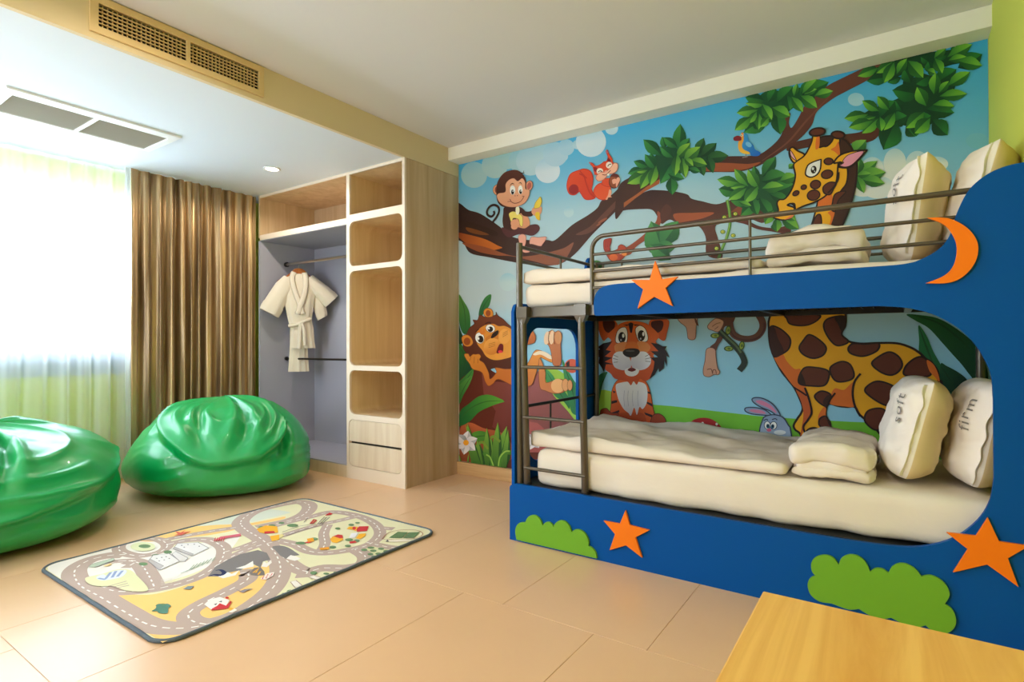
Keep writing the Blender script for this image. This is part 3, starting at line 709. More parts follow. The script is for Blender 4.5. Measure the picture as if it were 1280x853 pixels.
# ---------------------------------------------------------------- bean bags
def sstep(x): x = max(0.0, min(1.0, x)); return x * x * (3 - 2 * x)
def beanbag(label, c, a, b, H, rot, crease, lip, grooves, seed, lean=(0, 0)):
    t = thing('bean_bag', label, 'bean bag', (c[0], c[1], 0), 'green bean bags')
    view = math.atan2(-c[1], -c[0])
    NU, NV = 220, 120
    V = []; Fc = []
    for j in range(NV + 1):
        psi = -math.pi / 2 + math.pi * j / NV
        for i in range(NU):
            th = 2 * math.pi * i / NU
            al = math.atan2(math.sin(th - view), math.cos(th - view))
            sn = math.sin(psi)
            rho = max(0.0, math.cos(psi)) ** (1.02 if sn > 0 else .45)
            z = H * (.28 + (.72 * abs(sn) ** .92 if sn > 0 else -.28 * abs(sn) ** .80))
            x = a * rho * math.cos(th - rot); y = b * rho * math.sin(th - rot)
            p = Vector((x * math.cos(rot) - y * math.sin(rot), x * math.sin(rot) + y * math.cos(rot), z))
            nr = Vector((p.x / a ** 2, p.y / b ** 2, (z - .28 * H) / (H * .55) ** 2))
            nr = nr.normalized() if nr.length > 1e-6 else Vector((0, 0, 1 if sn > 0 else -1))
            d = 0.0
            # overlapping fold: the upper cover hangs over the lower body
            zc = crease(al)
            k = sstep((z - zc) / .035)
            near = math.exp(-((z - zc) / .10) ** 2)
            d += lip * (k - .5) * (.35 + .65 * near) * min(1, rho * 2)
            # broad folds, long creases that follow the hem of the fold, finer wrinkles
            n1 = noise.noise((p.x * 2.2, p.y * 2.2, p.z * 2.6 + seed)); d += .050 * n1
            s1 = (z - zc) / .105 + 1.5 * noise.noise((p.x * 1.9, p.y * 1.9, seed + 3.3)) + .6 * math.sin(al * 1.5)
            m1 = max(0, .35 + 1.3 * noise.noise((p.x * 2.8, p.y * 2.8, p.z * 2.0 + seed + 8)))
            d += .034 * k * m1 * ((1 - abs(math.sin(math.pi * s1))) ** 1.6)
            s3 = al * 2.4 + 7.0 * z + 1.4 * noise.noise((p.x * 2.5, p.y * 2.5, p.z * 3 + seed + 1))
            m3 = max(0, noise.noise((p.x * 2.1, p.y * 2.1, p.z * 2.1 + seed + 15)))
            d += .040 * k * m3 * ((1 - abs(math.sin(s3 * 1.5))) ** 2)
            s2 = z * 9 + 1.8 * noise.noise((math.cos(th) * 2.0 + seed, math.sin(th) * 2.0, z * 3)) - .8 * al
            m2 = max(0, .25 + noise.noise((p.x * 2.5 + 9, p.y * 2.5, p.z * 3 + seed)))
            d += .027 * (1 - k) * m2 * ((1 - abs(math.sin(math.pi * s2))) ** 1.5) * sstep(z / .10)
            d += .005 * noise.noise((p.x * 9, p.y * 9, p.z * 9 + seed))
            for (ga, gz, gw, gh, gd, sl) in grooves:
                da = al - ga - sl * (z - gz)
                d -= gd * math.exp(-(da / gw) ** 2 - ((z - gz) / gh) ** 2)
                d += .45 * gd * math.exp(-((abs(da) - 1.7 * gw) / gw) ** 2 - ((z - gz) / gh) ** 2)
            fl_ = sstep(z / .07) if sn < 0 else 1
            p = p + nr * d * (.25 + .75 * fl_)
            p.x += lean[0] * (z / H) ** 2; p.y += lean[1] * (z / H) ** 2
            p.z = max(p.z, .003 if j < NV * .30 else .006)
            V.append((c[0] + p.x, c[1] + p.y, p.z))
    for j in range(NV):
        for i in range(NU):
            Fc.append((j * NU + i, j * NU + (i + 1) % NU, (j + 1) * NU + (i + 1) % NU, (j + 1) * NU + i))
    mk('bag_body', V, Fc, M['vinyl'], t, True)
    return t
beanbag('crumpled glossy green bean bag standing against the bronze curtain', (-4.32, 2.34), .67, .60, .70, .5,
        lambda al: (.25 + .20 * (al - .15) ** 2 if al < .30 else .255 + .46 * (al - .30)) + .018 * math.sin(al * 7), .095,
        [(.25, .55, .10, .16, .05, .9), (-.35, .50, .09, .12, .03, -.8), (.75, .42, .07, .12, .04, 1.2)], 2.0)
beanbag('glossy green bean bag nearest the window, cut by the photo\'s left edge', (-4.37, .90), .72, .74, .63, .2,
        lambda al: .10 + .13 * (al + .5) if al > -.5 else .10, .06,
        [(.20, .56, .07, .14, .06, .3), (-.25, .40, .16, .10, .04, .4)], 7.0, (.02, .06))

# ---------------------------------------------------------------- table in the foreground
tb = thing('side_table', 'light yellow wood table in the near right corner of the room', 'table', (.11, .30, 0))
box('table_top', -.170, .388, -.42, .930, .690, .720, M['table'], tb, .003)
for x in (-.145, .345):
    for y in (-.39, .885): box('leg', x, x + .035, y, y + .035, 0, .690, M['table'], tb, .003)
box('apron', -.145, .38, .892, .912, .62, .69, M['table'], tb); box('apron', -.138, -.118, -.36, .89, .62, .69, M['table'], tb)
# ---------------------------------------------------------------- printed artwork (flat print on a real panel)
def print_mat(name, rough, bump=0.0, bscale=200):
    m = bpy.data.materials.new(name); m.use_nodes = True; nt = m.node_tree; b = nt.nodes['Principled BSDF']
    b.inputs['Roughness'].default_value = rough; b.inputs['Specular IOR Level'].default_value = 0.3
    a = nt.nodes.new('ShaderNodeVertexColor'); a.layer_name = 'ink'
    nt.links.new(a.outputs[0], b.inputs['Base Color'])
    if bump:
        tc = nt.nodes.new('ShaderNodeTexCoord'); n = nt.nodes.new('ShaderNodeTexNoise'); n.inputs['Scale'].default_value = bscale
        nt.links.new(tc.outputs['Object'], n.inputs['Vector']); bu = nt.nodes.new('ShaderNodeBump'); bu.inputs['Strength'].default_value = bump; bu.inputs['Distance'].default_value = .004
        nt.links.new(n.outputs[0], bu.inputs['Height']); nt.links.new(bu.outputs[0], b.inputs['Normal'])
    return m
def mixc(a, b, t): return tuple(x + (y - x) * t for x, y in zip(a, b))
class Art:
    """collects flat coloured shapes on one plane; plane coordinates are metres"""
    def __init__(s, px, to3, layer0, dl=0.00008):
        s.px = px; s.to3 = to3; s.V = []; s.F = []; s.C = []; s.n = layer0; s.dl = dl; s.crop = None; s.clip = None
    def at(s, x0, y0, sc): s.crop = (x0, y0, sc); return s
    def P(s, pts):
        x0, y0, k = s.crop
        return [s.px(x0 + p[0] / k, y0 + p[1] / k) for p in pts]
    def raw(s, L, col, col2=None, axis=None, keep=False):
        out = []
        for p in L:
            if not out or abs(out[-1][0] - p[0]) + abs(out[-1][1] - p[1]) > 1e-5: out.append(p)
        if len(out) > 2 and abs(out[0][0] - out[-1][0]) + abs(out[0][1] - out[-1][1]) < 1e-5: out.pop()
        if s.clip: out = clip_rect(out, s.clip)
        if len(out) < 3: return s
        tr = tessellate_polygon([[Vector((u, v, 0)) for u, v in out]])
        if not keep: s.n += 1
        k = len(s.V); h = s.n * s.dl
        for u, v in out:
            s.V.append(s.to3(u, v, h))
            if col2 is not None:
                (ax, ay), (bx, by) = axis; dx, dy = bx - ax, by - ay; t = ((u - ax) * dx + (v - ay) * dy) / max(dx * dx + dy * dy, 1e-9)
                s.C.append(srgb(mixc(col, col2, max(0, min(1, t)))))
            else: s.C.append(srgb(col))
        s.F += [tuple(i + k for i in t) for t in tr]
        return s
    def fill(s, pts, col, col2=None, axis=None, smooth=True, line=0.0, lc=(40, 20, 14), n=6, keep=False):
        L = s.P(pts); L = catmull(L, True, n) if smooth else L
        ax = s.P(axis) if axis else None
        s.raw(L, col, col2, ax, keep)
        if line: s.rstroke(L, line, lc, True)
        return s
    def rstroke(s, L, w, col, closed=False, taper=False):
        m = len(L)
        if m < 2: return s
        s.n += 1; h = s.n * s.dl; k0 = len(s.V)
        for i in range(m):
            a = L[(i - 1) % m] if closed or i else L[0]; b = L[(i + 1) % m] if closed or i < m - 1 else L[-1]
            dx, dy = b[0] - a[0], b[1] - a[1]; q = math.hypot(dx, dy) or 1e-9; nx, ny = -dy / q, dx / q
            ww = w / 2 * ((.25 + .75 * math.sin(math.pi * i / (m - 1))) if taper else 1)
            for sg in (1, -1):
                u, v = L[i][0] + nx * ww * sg, L[i][1] + ny * ww * sg
                if s.clip: u = min(max(u, s.clip[0]), s.clip[1]); v = min(max(v, s.clip[2]), s.clip[3])
                s.V.append(s.to3(u, v, h)); s.C.append(srgb(col))
        for i in range(m if closed else m - 1):
            j = (i + 1) % m
            s.F.append((k0 + 2 * i, k0 + 2 * i + 1, k0 + 2 * j + 1, k0 + 2 * j))
        return s
    def stroke(s, pts, w, col, closed=False, smooth=True, taper=False, n=6):
        L = s.P(pts); L = catmull(L, closed, n) if smooth else L
        return s.rstroke(L, w, col, closed, taper)
    def ell(s, cx, cy, rx, ry, col, rot=0.0, line=0.0, lc=(40, 20, 14), col2=None, axis=None, n=22, keep=False):
        c, q = math.cos(R(rot)), math.sin(R(rot))
        pts = [(cx + rx * math.cos(a) * c - ry * math.sin(a) * q, cy + rx * math.cos(a) * q + ry * math.sin(a) * c) for a in [2 * math.pi * i / n for i in range(n)]]
        return s.fill(pts, col, col2, axis, False, line, lc, keep=keep)
    def blob(s, pts, col, line=0, **k): return s.fill(pts, col, line=line, **k)
    def leaf(s, bx, by, tx, ty, wd=.36, dark=(22, 84, 44), lite=(128, 190, 52), flip=False, keep=True):
        """two-tone leaf from base to tip"""
        bx -= (tx - bx) * .16; by -= (ty - by) * .16; wd *= 1.12
        dx, dy = tx - bx, ty - by; L = math.hypot(dx, dy); nx, ny = -dy / L, dx / L
        def side(sg): return [(bx + dx * t + nx * L * wd * w * sg, by + dy * t + ny * L * wd * w * sg) for t, w in ((.12, .30), (.3, .78), (.5, .98), (.68, .82), (.84, .46), (.95, .12))]
        mid = [(bx + dx * t + nx * L * .03, by + dy * t + ny * L * .03) for t in (.0, .25, .5, .75)]
        a, b = side(1), side(-1)
        lo = mixc(dark, (8, 40, 28), .45)
        if flip: a, b = b, a
        s.fill([(bx, by)] + a + [(tx, ty)] + mid[::-1][:-1], lo, mixc(dark, lite, .22), [(bx, by), (tx, ty)], False, keep=False)
        s.fill([(bx, by)] + b + [(tx, ty)] + mid[::-1][:-1], mixc(dark, lite, .10), lite, [(bx, by), (tx, ty)], False, keep=keep)
        return s
    def leaves(s, lst, **k):
        for q in lst: s.leaf(*q[:4], wd=(q[4] if len(q) > 4 else .24), flip=(q[5] if len(q) > 5 else False), **k)
        return s
    def obj(s, name, m, parent):
        me = bpy.data.meshes.new(name); off = wloc(parent)
        me.from_pydata([tuple(Vector(v) - off) for v in s.V], [], s.F)
        a = me.color_attributes.new('ink', 'FLOAT_COLOR', 'POINT')
        a.data.foreach_set('color', [c for q in s.C for c in q])
        me.materials.append(m)
        o = bpy.data.objects.new(name, me); COL.objects.link(o); o.parent = parent
        return o
def clip_rect(P, c):
    for ax, lim, sg in ((0, c[0], 1), (0, c[1], -1), (1, c[2], 1), (1, c[3], -1)):
        out = []
        for i in range(len(P)):
            a, b = P[i - 1], P[i]; ia = (a[ax] - lim) * sg >= 0; ib = (b[ax] - lim) * sg >= 0
            if ia != ib:
                t = (lim - a[ax]) / (b[ax] - a[ax]); out.append((a[0] + (b[0] - a[0]) * t, a[1] + (b[1] - a[1]) * t))
            if ib: out.append(b)
        P = out
        if not P: return []
    return P
M['mural'] = print_mat('mural_print', 0.55)
YM = 3.697
mural = thing('wall_mural', 'cartoon jungle mural with lion, tiger, monkey, squirrel, parrot and giraffe behind the bunk bed', 'mural', (-1.35, YM, .1))
MX0, MX1, MZ0, MZ1 = -3.078, .398, .106, 2.642
def mpx(x, y):
    p = on_plane('y', YM, x, y); return (p.x, p.z)
def m3d(u, v, h): return (u, YM - h, v)
def mart(l0):
    a = Art(mpx, m3d, l0); a.clip = (MX0, MX1, MZ0, MZ1); return a
# sky panel: a printed vertical gradient
a = mart(0)
nx, nz = 14, 28
for i in range(nx):
    for j in range(nz):
        q = [(MX0 + (MX1 - MX0) * (i + p) / nx, MZ0 + (MZ1 - MZ0) * (j + r) / nz) for p, r in ((0, 0), (1, 0), (1, 1), (0, 1))]
        k = len(a.V)
        for u, v in q:
            t = (v - MZ0) / (MZ1 - MZ0); s_ = (u - MX0) / (MX1 - MX0)
            c = mixc((142, 204, 238), (148, 206, 234), t / .36) if t < .36 else (mixc((148, 206, 234), (186, 204, 211), (t - .36) / .18) if t < .54 else (mixc((186, 204, 211), (172, 204, 218), (t - .54) / .24) if t < .78 else mixc((172, 204, 218), (70, 174, 226), (t - .78) / .22)))
            c = mixc(c, (40, 160, 214), .45 * max(0, s_ - .55) / .45 * min(1, max(0, t - .45) * 2.5))
            a.V.append(m3d(u, v, .0003)); a.C.append(srgb(c))
        a.F.append((k, k + 1, k + 2, k + 3))
a.obj('printed_sky', M['mural'], mural)
v, f = boxv(MX0, MX1, YM, YM + .0025, MZ0, MZ1)
mk('mural_panel', v, f, M['plain_wall'], mural)
# clouds
CLD = (214, 226, 236)
def cloud(crop, balls, name='printed_cloud'):
    a = mart(4).at(*crop)
    for cx, cy, rx, ry, c in balls: a.ell(cx, cy, rx, ry, c, col2=mixc(c, (120, 186, 218), .45), axis=[(cx, cy), (cx, cy - ry)], n=28)
    a.obj(name, M['mural'], mural)
PQ = (560, 150, 5.818)
cloud(PQ, [(cx, cy, r, r, c) for cx, cy, r, c in ((190, 400, 95, (166, 204, 212)), (340, 330, 95, (172, 206, 212)), (430, 290, 70, (166, 204, 210)), (520, 300, 80, (166, 204, 216)), (640, 240, 120, (170, 206, 224)), (600, 300, 105, (184, 212, 224)), (725, 370, 90, CLD), (835, 265, 38, (196, 218, 230)), (780, 250, 90, (180, 210, 228)), (860, 200, 60, (172, 208, 228)), (940, 180, 34, (180, 212, 228)), (1040, 160, 110, (208, 224, 236)), (1190, 60, 48, (196, 220, 232)))])
cloud((1060, 150, 4.264), [(*q, (222, 226, 220)) for q in ((190, 300, 110, 80), (390, 290, 100, 60), (80, 350, 80, 60), (160, 360, 90, 60), (130, 260, 60, 62), (370, 235, 62, 70), (470, 235, 64, 40), (250, 230, 60, 78))])
cloud((1060, 150, 4.264), [(690, 112, 62, 42, (120, 188, 210))], 'printed_bubble')
cloud((1040, 40, 5.33), [(160, 450, 54, 44, (164, 208, 226))], 'printed_bubble')
cloud((560, 180, 3.877), [(585, 330, 24, 26, (186, 212, 220))], 'printed_bubble')
cloud((560, 180, 3.877), [(290, 670, 42, 44, (186, 210, 214))], 'printed_bubble')
# ground, hills, rock
a = mart(6).at(735, 390, 6.096)
a.fill([(-90, 560), (60, 600), (150, 600), (300, 690), (300, 1200), (-200, 1200)], (160, 200, 70), (120, 180, 60), [(0, 600), (0, 1000)])
a.at(840, 385, 5.331).fill([(-200, 640), (0, 655), (300, 690), (560, 720), (860, 742), (1200, 760), (2300, 800), (2300, 1500), (-200, 1500)], (116, 190, 52), (84, 160, 48), [(0, 680), (0, 1000)], False)
a.at(560, 360, 3.5).fill([(60, 700), (250, 690), (400, 640), (520, 560), (620, 540), (620, 1100), (60, 1100)], (96, 44, 34), smooth=False)
a.at(640, 390, 5.69).fill([(230, 420), (300, 405), (370, 440), (450, 500), (560, 560), (600, 800), (300, 800)], (156, 200, 72))
a.at(565, 470, 6.565)
a.fill([(60, -80), (200, -160), (330, -40), (470, 40), (560, 130), (560, 560), (60, 560)], (96, 34, 14), smooth=False)
a.fill([(245, -20), (300, 40), (470, 60), (600, 100), (700, 260), (1300, 500), (1300, 640), (470, 500), (330, 420), (360, 290), (260, 150)], (132, 64, 52), (112, 46, 40), [(300, 0), (300, 450)], False)
a.fill([(70, 430), (150, 385), (260, 430), (390, 460), (470, 520), (470, 700), (70, 700)], (186, 92, 50), (140, 70, 40), [(150, 390), (150, 560)])
a.at(640, 390, 5.69).fill([(80, 560), (130, 520), (185, 420), (250, 520), (300, 600), (400, 710), (470, 800), (560, 1000), (80, 1000)], (160, 92, 92), (124, 70, 66), [(150, 440), (250, 900)], False)
a.fill([(105, 780), (180, 790), (250, 850), (250, 1000), (105, 1000)], (168, 88, 84), smooth=False)
a.at(840, 385, 5.331).fill([(115, 790), (140, 750), (200, 733), (270, 745), (330, 800), (330, 900), (115, 900)], (168, 30, 34)).ell(204, 772, 9, 12, (236, 230, 224)).ell(298, 775, 8, 9, (236, 230, 224))
a.obj('printed_ground', M['mural'], mural)
# broad banana leaves
def frond(a, pts, c1, c2, rib, w=.008, ax=None):
    a.fill(pts, c1, c2, ax or [pts[0], pts[len(pts) // 2]]); a.stroke(rib, w, mixc(c1, (10, 40, 20), .5), taper=True)
a = mart(24).at(565, 370, 7.106)
frond(a, [(60, -10), (100, 40), (150, 130), (165, 230), (155, 320), (110, 340), (75, 280), (50, 120)], (88, 140, 56), (40, 104, 48), [(70, 10), (110, 120), (125, 320)])
frond(a, [(350, -10), (300, 10), (258, 80), (238, 160), (250, 200), (300, 130), (335, 80)], (60, 128, 60), (30, 96, 54), [(345, 0), (285, 90), (250, 180)])
frond(a, [(50, 420), (110, 470), (160, 560), (190, 640), (100, 720), (50, 740)], (48, 118, 44), (22, 70, 40), [(60, 440), (120, 560), (80, 700)])
frond(a, [(60, 230), (75, 300), (110, 400), (60, 420)], (30, 82, 46), (20, 60, 36), [(65, 260), (80, 400)])
frond(a, [(190, 650), (175, 740), (110, 860), (50, 900), (50, 790), (110, 720)], (72, 140, 56), (36, 100, 40), [(185, 660), (110, 780), (55, 860)])
a.at(565, 470, 6.565)
frond(a, [(432, 210), (380, 180), (300, 155), (220, 170), (140, 230), (70, 290), (50, 410), (140, 380), (220, 300), (320, 250), (400, 222)], (92, 160, 44), (20, 96, 40), [(430, 208), (280, 212), (150, 270), (60, 370)], ax=[(420, 200), (80, 380)])
frond(a, [(165, 0), (150, 60), (100, 150), (60, 230), (50, 110), (90, 50)], (90, 150, 60), (40, 104, 40), [(160, 5), (100, 100), (60, 190)])
frond(a, [(170, 470), (230, 452), (290, 470), (300, 520), (220, 540), (170, 520)], (88, 150, 46), (60, 120, 40), [(180, 500), (290, 490)])
a.at(640, 390, 5.69)
frond(a, [(245, 410), (290, 450), (330, 520), (400, 600), (410, 690), (370, 640), (300, 590), (235, 460)], (72, 156, 92), (34, 112, 64), [(250, 430), (330, 560), (400, 670)])
frond(a, [(360, 340), (390, 400), (430, 470), (480, 560), (500, 720), (430, 720), (400, 600), (370, 450)], (70, 150, 84), (40, 120, 70), [(365, 360), (420, 520), (460, 700)])
a.ell(428, 385, 52, 50, (214, 92, 60)).fill([(385, 365), (410, 345), (412, 385), (392, 400)], (52, 34, 34), smooth=False)
a.at(735, 390, 6.096)
frond(a, [(150, 460), (120, 520), (95, 640), (70, 760), (40, 780), (40, 560), (90, 480)], (44, 112, 72), (28, 84, 54), [(140, 480), (80, 620), (50, 760)])
a.at(1060, 380, 7.111)
frond(a, [(520, 95), (640, 100), (800, 130), (960, 220), (1100, 330), (1180, 430), (1230, 560), (1240, 700), (1140, 690), (1080, 630), (1010, 540), (920, 440), (840, 350), (720, 220), (600, 150)], (26, 104, 44), (12, 58, 34), [(560, 95), (800, 170), (1000, 320), (1120, 450)], .010)
frond(a, [(628, 190), (700, 290), (760, 430), (830, 560), (850, 700), (760, 640), (640, 470), (632, 320)], (36, 124, 66), (22, 90, 52), [(630, 200), (710, 420), (800, 640)])
frond(a, [(820, 540), (880, 555), (980, 610), (1060, 680), (1100, 800), (900, 900), (830, 760)], (20, 80, 46), (10, 50, 34), [(830, 560), (920, 700), (960, 820)])
a.obj('printed_fronds', M['mural'], mural)
# branches
BR1, BR2, BR3 = (66, 36, 26), (120, 66, 46), (168, 92, 50)
a = mart(30)
a.at(560, 180, 3.877)
a.fill([(30, 290), (60, 290), (100, 320), (160, 340), (250, 400), (300, 445), (380, 465), (480, 466), (520, 466), (600, 395), (680, 345), (725, 310), (745, 275), (790, 250), (853, 190), (920, 130), (920, 230), (853, 290), (780, 360), (700, 440), (620, 530), (560, 575), (500, 590), (420, 590), (300, 570), (200, 550), (110, 530), (75, 480), (30, 440)], (74, 44, 34), (52, 28, 20), [(600, 500), (60, 300)], n=5)
a.fill([(40, 430), (100, 440), (180, 462), (240, 492), (262, 505), (200, 516), (120, 500), (60, 460)], (196, 104, 34), (150, 70, 24), [(200, 470), (60, 440)])
a.fill([(70, 480), (140, 520), (230, 540), (310, 545), (420, 570), (500, 588), (560, 572), (610, 480), (560, 506), (470, 530), (380, 545), (300, 540), (180, 500)], (148, 76, 40), (140, 84, 62), [(150, 520), (560, 540)])
a.fill([(60, 372), (110, 380), (180, 402), (240, 430), (230, 446), (160, 430), (100, 410)], (52, 28, 14)).fill([(90, 405), (150, 420), (200, 440), (150, 440), (100, 425)], (120, 66, 22))
a.fill([(620, 440), (690, 400), (760, 330), (853, 240), (853, 262), (770, 356), (690, 430)], (104, 64, 52))
a.ell(750, 372, 26, 6, (150, 88, 64), -30).ell(730, 392, 12, 4, (150, 88, 64), -30)
a.at(780, 150, 5.687)
a.fill([(-40, 480), (60, 400), (150, 350), (220, 310), (300, 330), (270, 410), (190, 470), (100, 530), (0, 640), (-60, 700)], (70, 42, 34), (84, 50, 40), [(0, 400), (200, 400)])
a.fill([(-40, 650), (30, 640), (120, 635), (200, 640), (240, 690), (270, 740), (330, 710), (420, 760), (520, 750), (580, 830), (590, 960), (700, 980), (670, 850), (650, 760), (720, 720), (853, 690), (1000, 730), (1000, 560), (853, 560), (760, 570), (660, 600), (560, 580), (480, 560), (450, 530), (360, 510), (250, 500), (170, 505), (60, 560), (-40, 620)], (66, 40, 36), (96, 56, 44), [(300, 520), (300, 760)], n=5)
a.fill([(0, 590), (90, 530), (170, 470), (260, 420), (250, 455), (150, 510), (80, 560), (0, 625)], BR3, smooth=False)
a.fill([(355, 670), (480, 662), (640, 660), (560, 700), (430, 725), (380, 725)], (164, 84, 52)).fill([(660, 740), (820, 610), (853, 600), (853, 680), (740, 720)], (130, 70, 46))
a.fill([(240, 650), (270, 690), (250, 760), (190, 830), (90, 900), (40, 960), (-60, 960), (60, 880), (160, 800), (230, 720)], (150, 74, 50))
a.fill([(300, 600), (340, 640), (300, 720), (270, 730), (260, 660)], (92, 54, 44))
a.at(900, 80, 5.687)
a.fill([(-200, 670), (-60, 672), (60, 658), (200, 655), (290, 640), (400, 555), (450, 470), (440, 380), (500, 350), (490, 420), (510, 455), (560, 380), (600, 300), (660, 240), (760, 160), (853, 110), (1040, 20), (1200, -60), (1220, 0), (1060, 110), (900, 195), (800, 250), (690, 340), (650, 440), (560, 540), (430, 630), (290, 720), (150, 765), (0, 770), (-200, 760)], (78, 42, 34), (104, 58, 46), [(300, 640), (600, 300)], n=5)
a.fill([(-200, 715), (-60, 705), (60, 706), (200, 712), (290, 700), (200, 745), (60, 766), (-60, 764), (-200, 755)], (156, 78, 44))
a.fill([(500, 570), (620, 535), (760, 512), (900, 500), (1010, 480), (1080, 420), (1130, 380), (1180, 410), (1120, 520), (1040, 560), (900, 570), (760, 570), (600, 600), (480, 620)], (86, 44, 34))
a.stroke([(300, 690), (480, 560), (620, 400), (800, 210)], .012, (120, 68, 54), taper=True)
a.at(880, 180, 6.558)
a.fill([(230, 560), (300, 590), (380, 640), (470, 680), (600, 690), (700, 670), (700, 740), (560, 720), (440, 700), (340, 660), (200, 620)], (96, 50, 40))
a.stroke([(190, 460), (210, 560), (214, 660), (190, 760), (150, 860), (120, 940)], .018, (80, 132, 60)).stroke([(190, 460), (208, 560), (210, 660), (186, 760), (146, 860)], .006, (140, 180, 80))
for x, y in ((258, 575), (155, 722), (240, 752), (104, 858), (168, 603)): a.ell(x, y, 20, 17, (60, 110, 40)).ell(x, y, 14, 12, (206, 204, 78)).ell(x + 4, y + 1, 5, 5, (110, 130, 50))
a.obj('printed_branches', M['mural'], mural)
# leaf clusters
def cluster(l0, name='printed_leaves'):
    return mart(l0)
a = mart(50).at(780, 150, 5.687)          # cluster left of the middle
a.fill([(230, 250), (330, 180), (420, 200), (520, 200), (620, 240), (620, 320), (540, 350), (440, 370), (340, 400), (240, 390), (140, 400), (110, 350), (180, 310)], (24, 74, 44))
for lst in ([(520, 240, 570, 128), (560, 250, 660, 165), (600, 270, 745, 255), (600, 270, 635, 380), (540, 300, 570, 400)],):
    a.leaves(lst, dark=(20, 66, 36), lite=(52, 112, 52))
a.leaves([(390, 200, 402, 28, .22), (250, 240, 138, 140), (290, 200, 272, 120), (370, 190, 280, 125), (340, 260, 255, 190), (400, 220, 468, 130), (120, 350, 28, 385), (330, 330, 260, 455), (340, 420, 345, 535, .3), (470, 350, 545, 370), (330, 390, 430, 420), (215, 330, 190, 235), (220, 340, 150, 245), (160, 330, 70, 295)], dark=(18, 84, 46), lite=(70, 150, 66))
a.leaves([(385, 260, 475, 165, .22), (440, 280, 545, 192, .24), (150, 385, 25, 455, .24), (160, 360, 92, 372, .2), (180, 375, 118, 492, .22), (225, 345, 188, 470, .22), (490, 290, 592, 320, .26), (380, 260, 365, 398, .2), (420, 290, 440, 415, .2), (440, 280, 495, 330, .28)], dark=(40, 104, 44), lite=(150, 200, 64))
a.obj('printed_leaves', M['mural'], mural)
a = mart(50).at(880, 180, 6.558)          # cluster right of the vine
a.fill([(270, 330), (400, 260), (500, 250), (620, 270), (740, 300), (740, 430), (690, 480), (640, 620), (540, 560), (420, 540), (300, 520), (240, 420)], (28, 80, 46))
a.leaves([(490, 250, 590, 105, .24), (430, 300, 410, 180), (620, 300, 560, 240, .3), (500, 300, 680, 250, .3), (560, 400, 740, 330, .3), (440, 470, 300, 590), (470, 460, 560, 600), (400, 450, 440, 590), (560, 420, 700, 470), (250, 400, 120, 370, .3), (350, 470, 220, 470, .3)], dark=(18, 76, 42), lite=(70, 146, 62))
a.leaves([(350, 330, 250, 205, .22), (270, 320, 108, 292, .22), (440, 350, 360, 210, .24), (330, 345, 218, 362, .2), (330, 375, 200, 460, .22), (430, 365, 330, 485, .24), (500, 365, 655, 345, .24), (300, 480, 390, 510, .2), (640, 300, 760, 260, .3), (560, 560, 500, 660, .3), (600, 620, 600, 722, .3), (650, 610, 780, 700, .26), (680, 580, 755, 630, .3), (730, 740, 615, 840, .28), (700, 200, 735, 165, .4)], dark=(40, 110, 48), lite=(136, 194, 66))
a.obj('printed_leaves', M['mural'], mural)
a = mart(50).at(900, 80, 5.687)           # cluster above the parrot
a.fill([(230, 290), (320, 200), (440, 190), (560, 170), (660, 180), (670, 250), (580, 280), (500, 330), (430, 400), (320, 420), (220, 410), (190, 350)], (18, 78, 42))
a.leaves([(300, 260, 180, 240, .3), (350, 260, 400, 175, .3), (420, 260, 520, 160, .3), (580, 220, 660, 110, .24), (600, 200, 775, 130, .24), (320, 400, 170, 490, .26), (480, 240, 500, 330, .4), (410, 360, 430, 505, .3), (330, 400, 380, 380, .4), (240, 420, 300, 455, .4)], dark=(14, 76, 40), lite=(60, 140, 56))
a.leaves([(300, 290, 182, 282, .2), (250, 330, 118, 350, .24), (310, 300, 370, 400, .26), (390, 320, 500, 375, .3), (255, 350, 205, 425, .24), (210, 390, 105, 475, .24), (280, 370, 275, 470, .22), (520, 250, 590, 345, .24), (530, 220, 550, 140, .22), (590, 240, 692, 315, .28), (610, 215, 690, 180, .2), (690, 225, 805, 195, .24), (600, 200, 690, 110, .22), (340, 390, 290, 450, .3)], dark=(36, 110, 42), lite=(136, 200, 70))
a.obj('printed_leaves', M['mural'], mural)
a = mart(50).at(1040, 40, 5.33)           # top right clusters
a.fill([(270, 255), (400, 200), (560, 150), (720, 130), (860, 120), (920, 190), (800, 220), (720, 240), (560, 250), (430, 300), (300, 300)], (12, 62, 36)).fill([(220, 540), (380, 470), (470, 420), (480, 320), (600, 300), (720, 290), (820, 320), (800, 420), (740, 520), (690, 600), (560, 640), (430, 610), (330, 590), (240, 600)], (12, 62, 36))
a.leaves([(300, 260, 200, 235, .24), (520, 330, 480, 250, .4), (560, 420, 400, 390, .3), (640, 300, 560, 350, .4), (700, 330, 830, 250, .3), (860, 230, 1000, 150, .3), (760, 160, 690, 170, .3), (640, 200, 590, 170, .4), (660, 270, 640, 200, .4), (800, 140, 830, 100, .4), (400, 600, 500, 560, .4), (420, 620, 342, 788, .34), (500, 640, 555, 700, .4), (590, 600, 660, 560, .5), (680, 600, 770, 690, .38), (650, 520, 815, 540, .24), (460, 520, 420, 460, .4), (330, 560, 420, 460, .4), (560, 600, 560, 700, .3), (360, 310, 230, 330, .24), (450, 310, 370, 340, .26)], dark=(8, 62, 34), lite=(40, 126, 50))
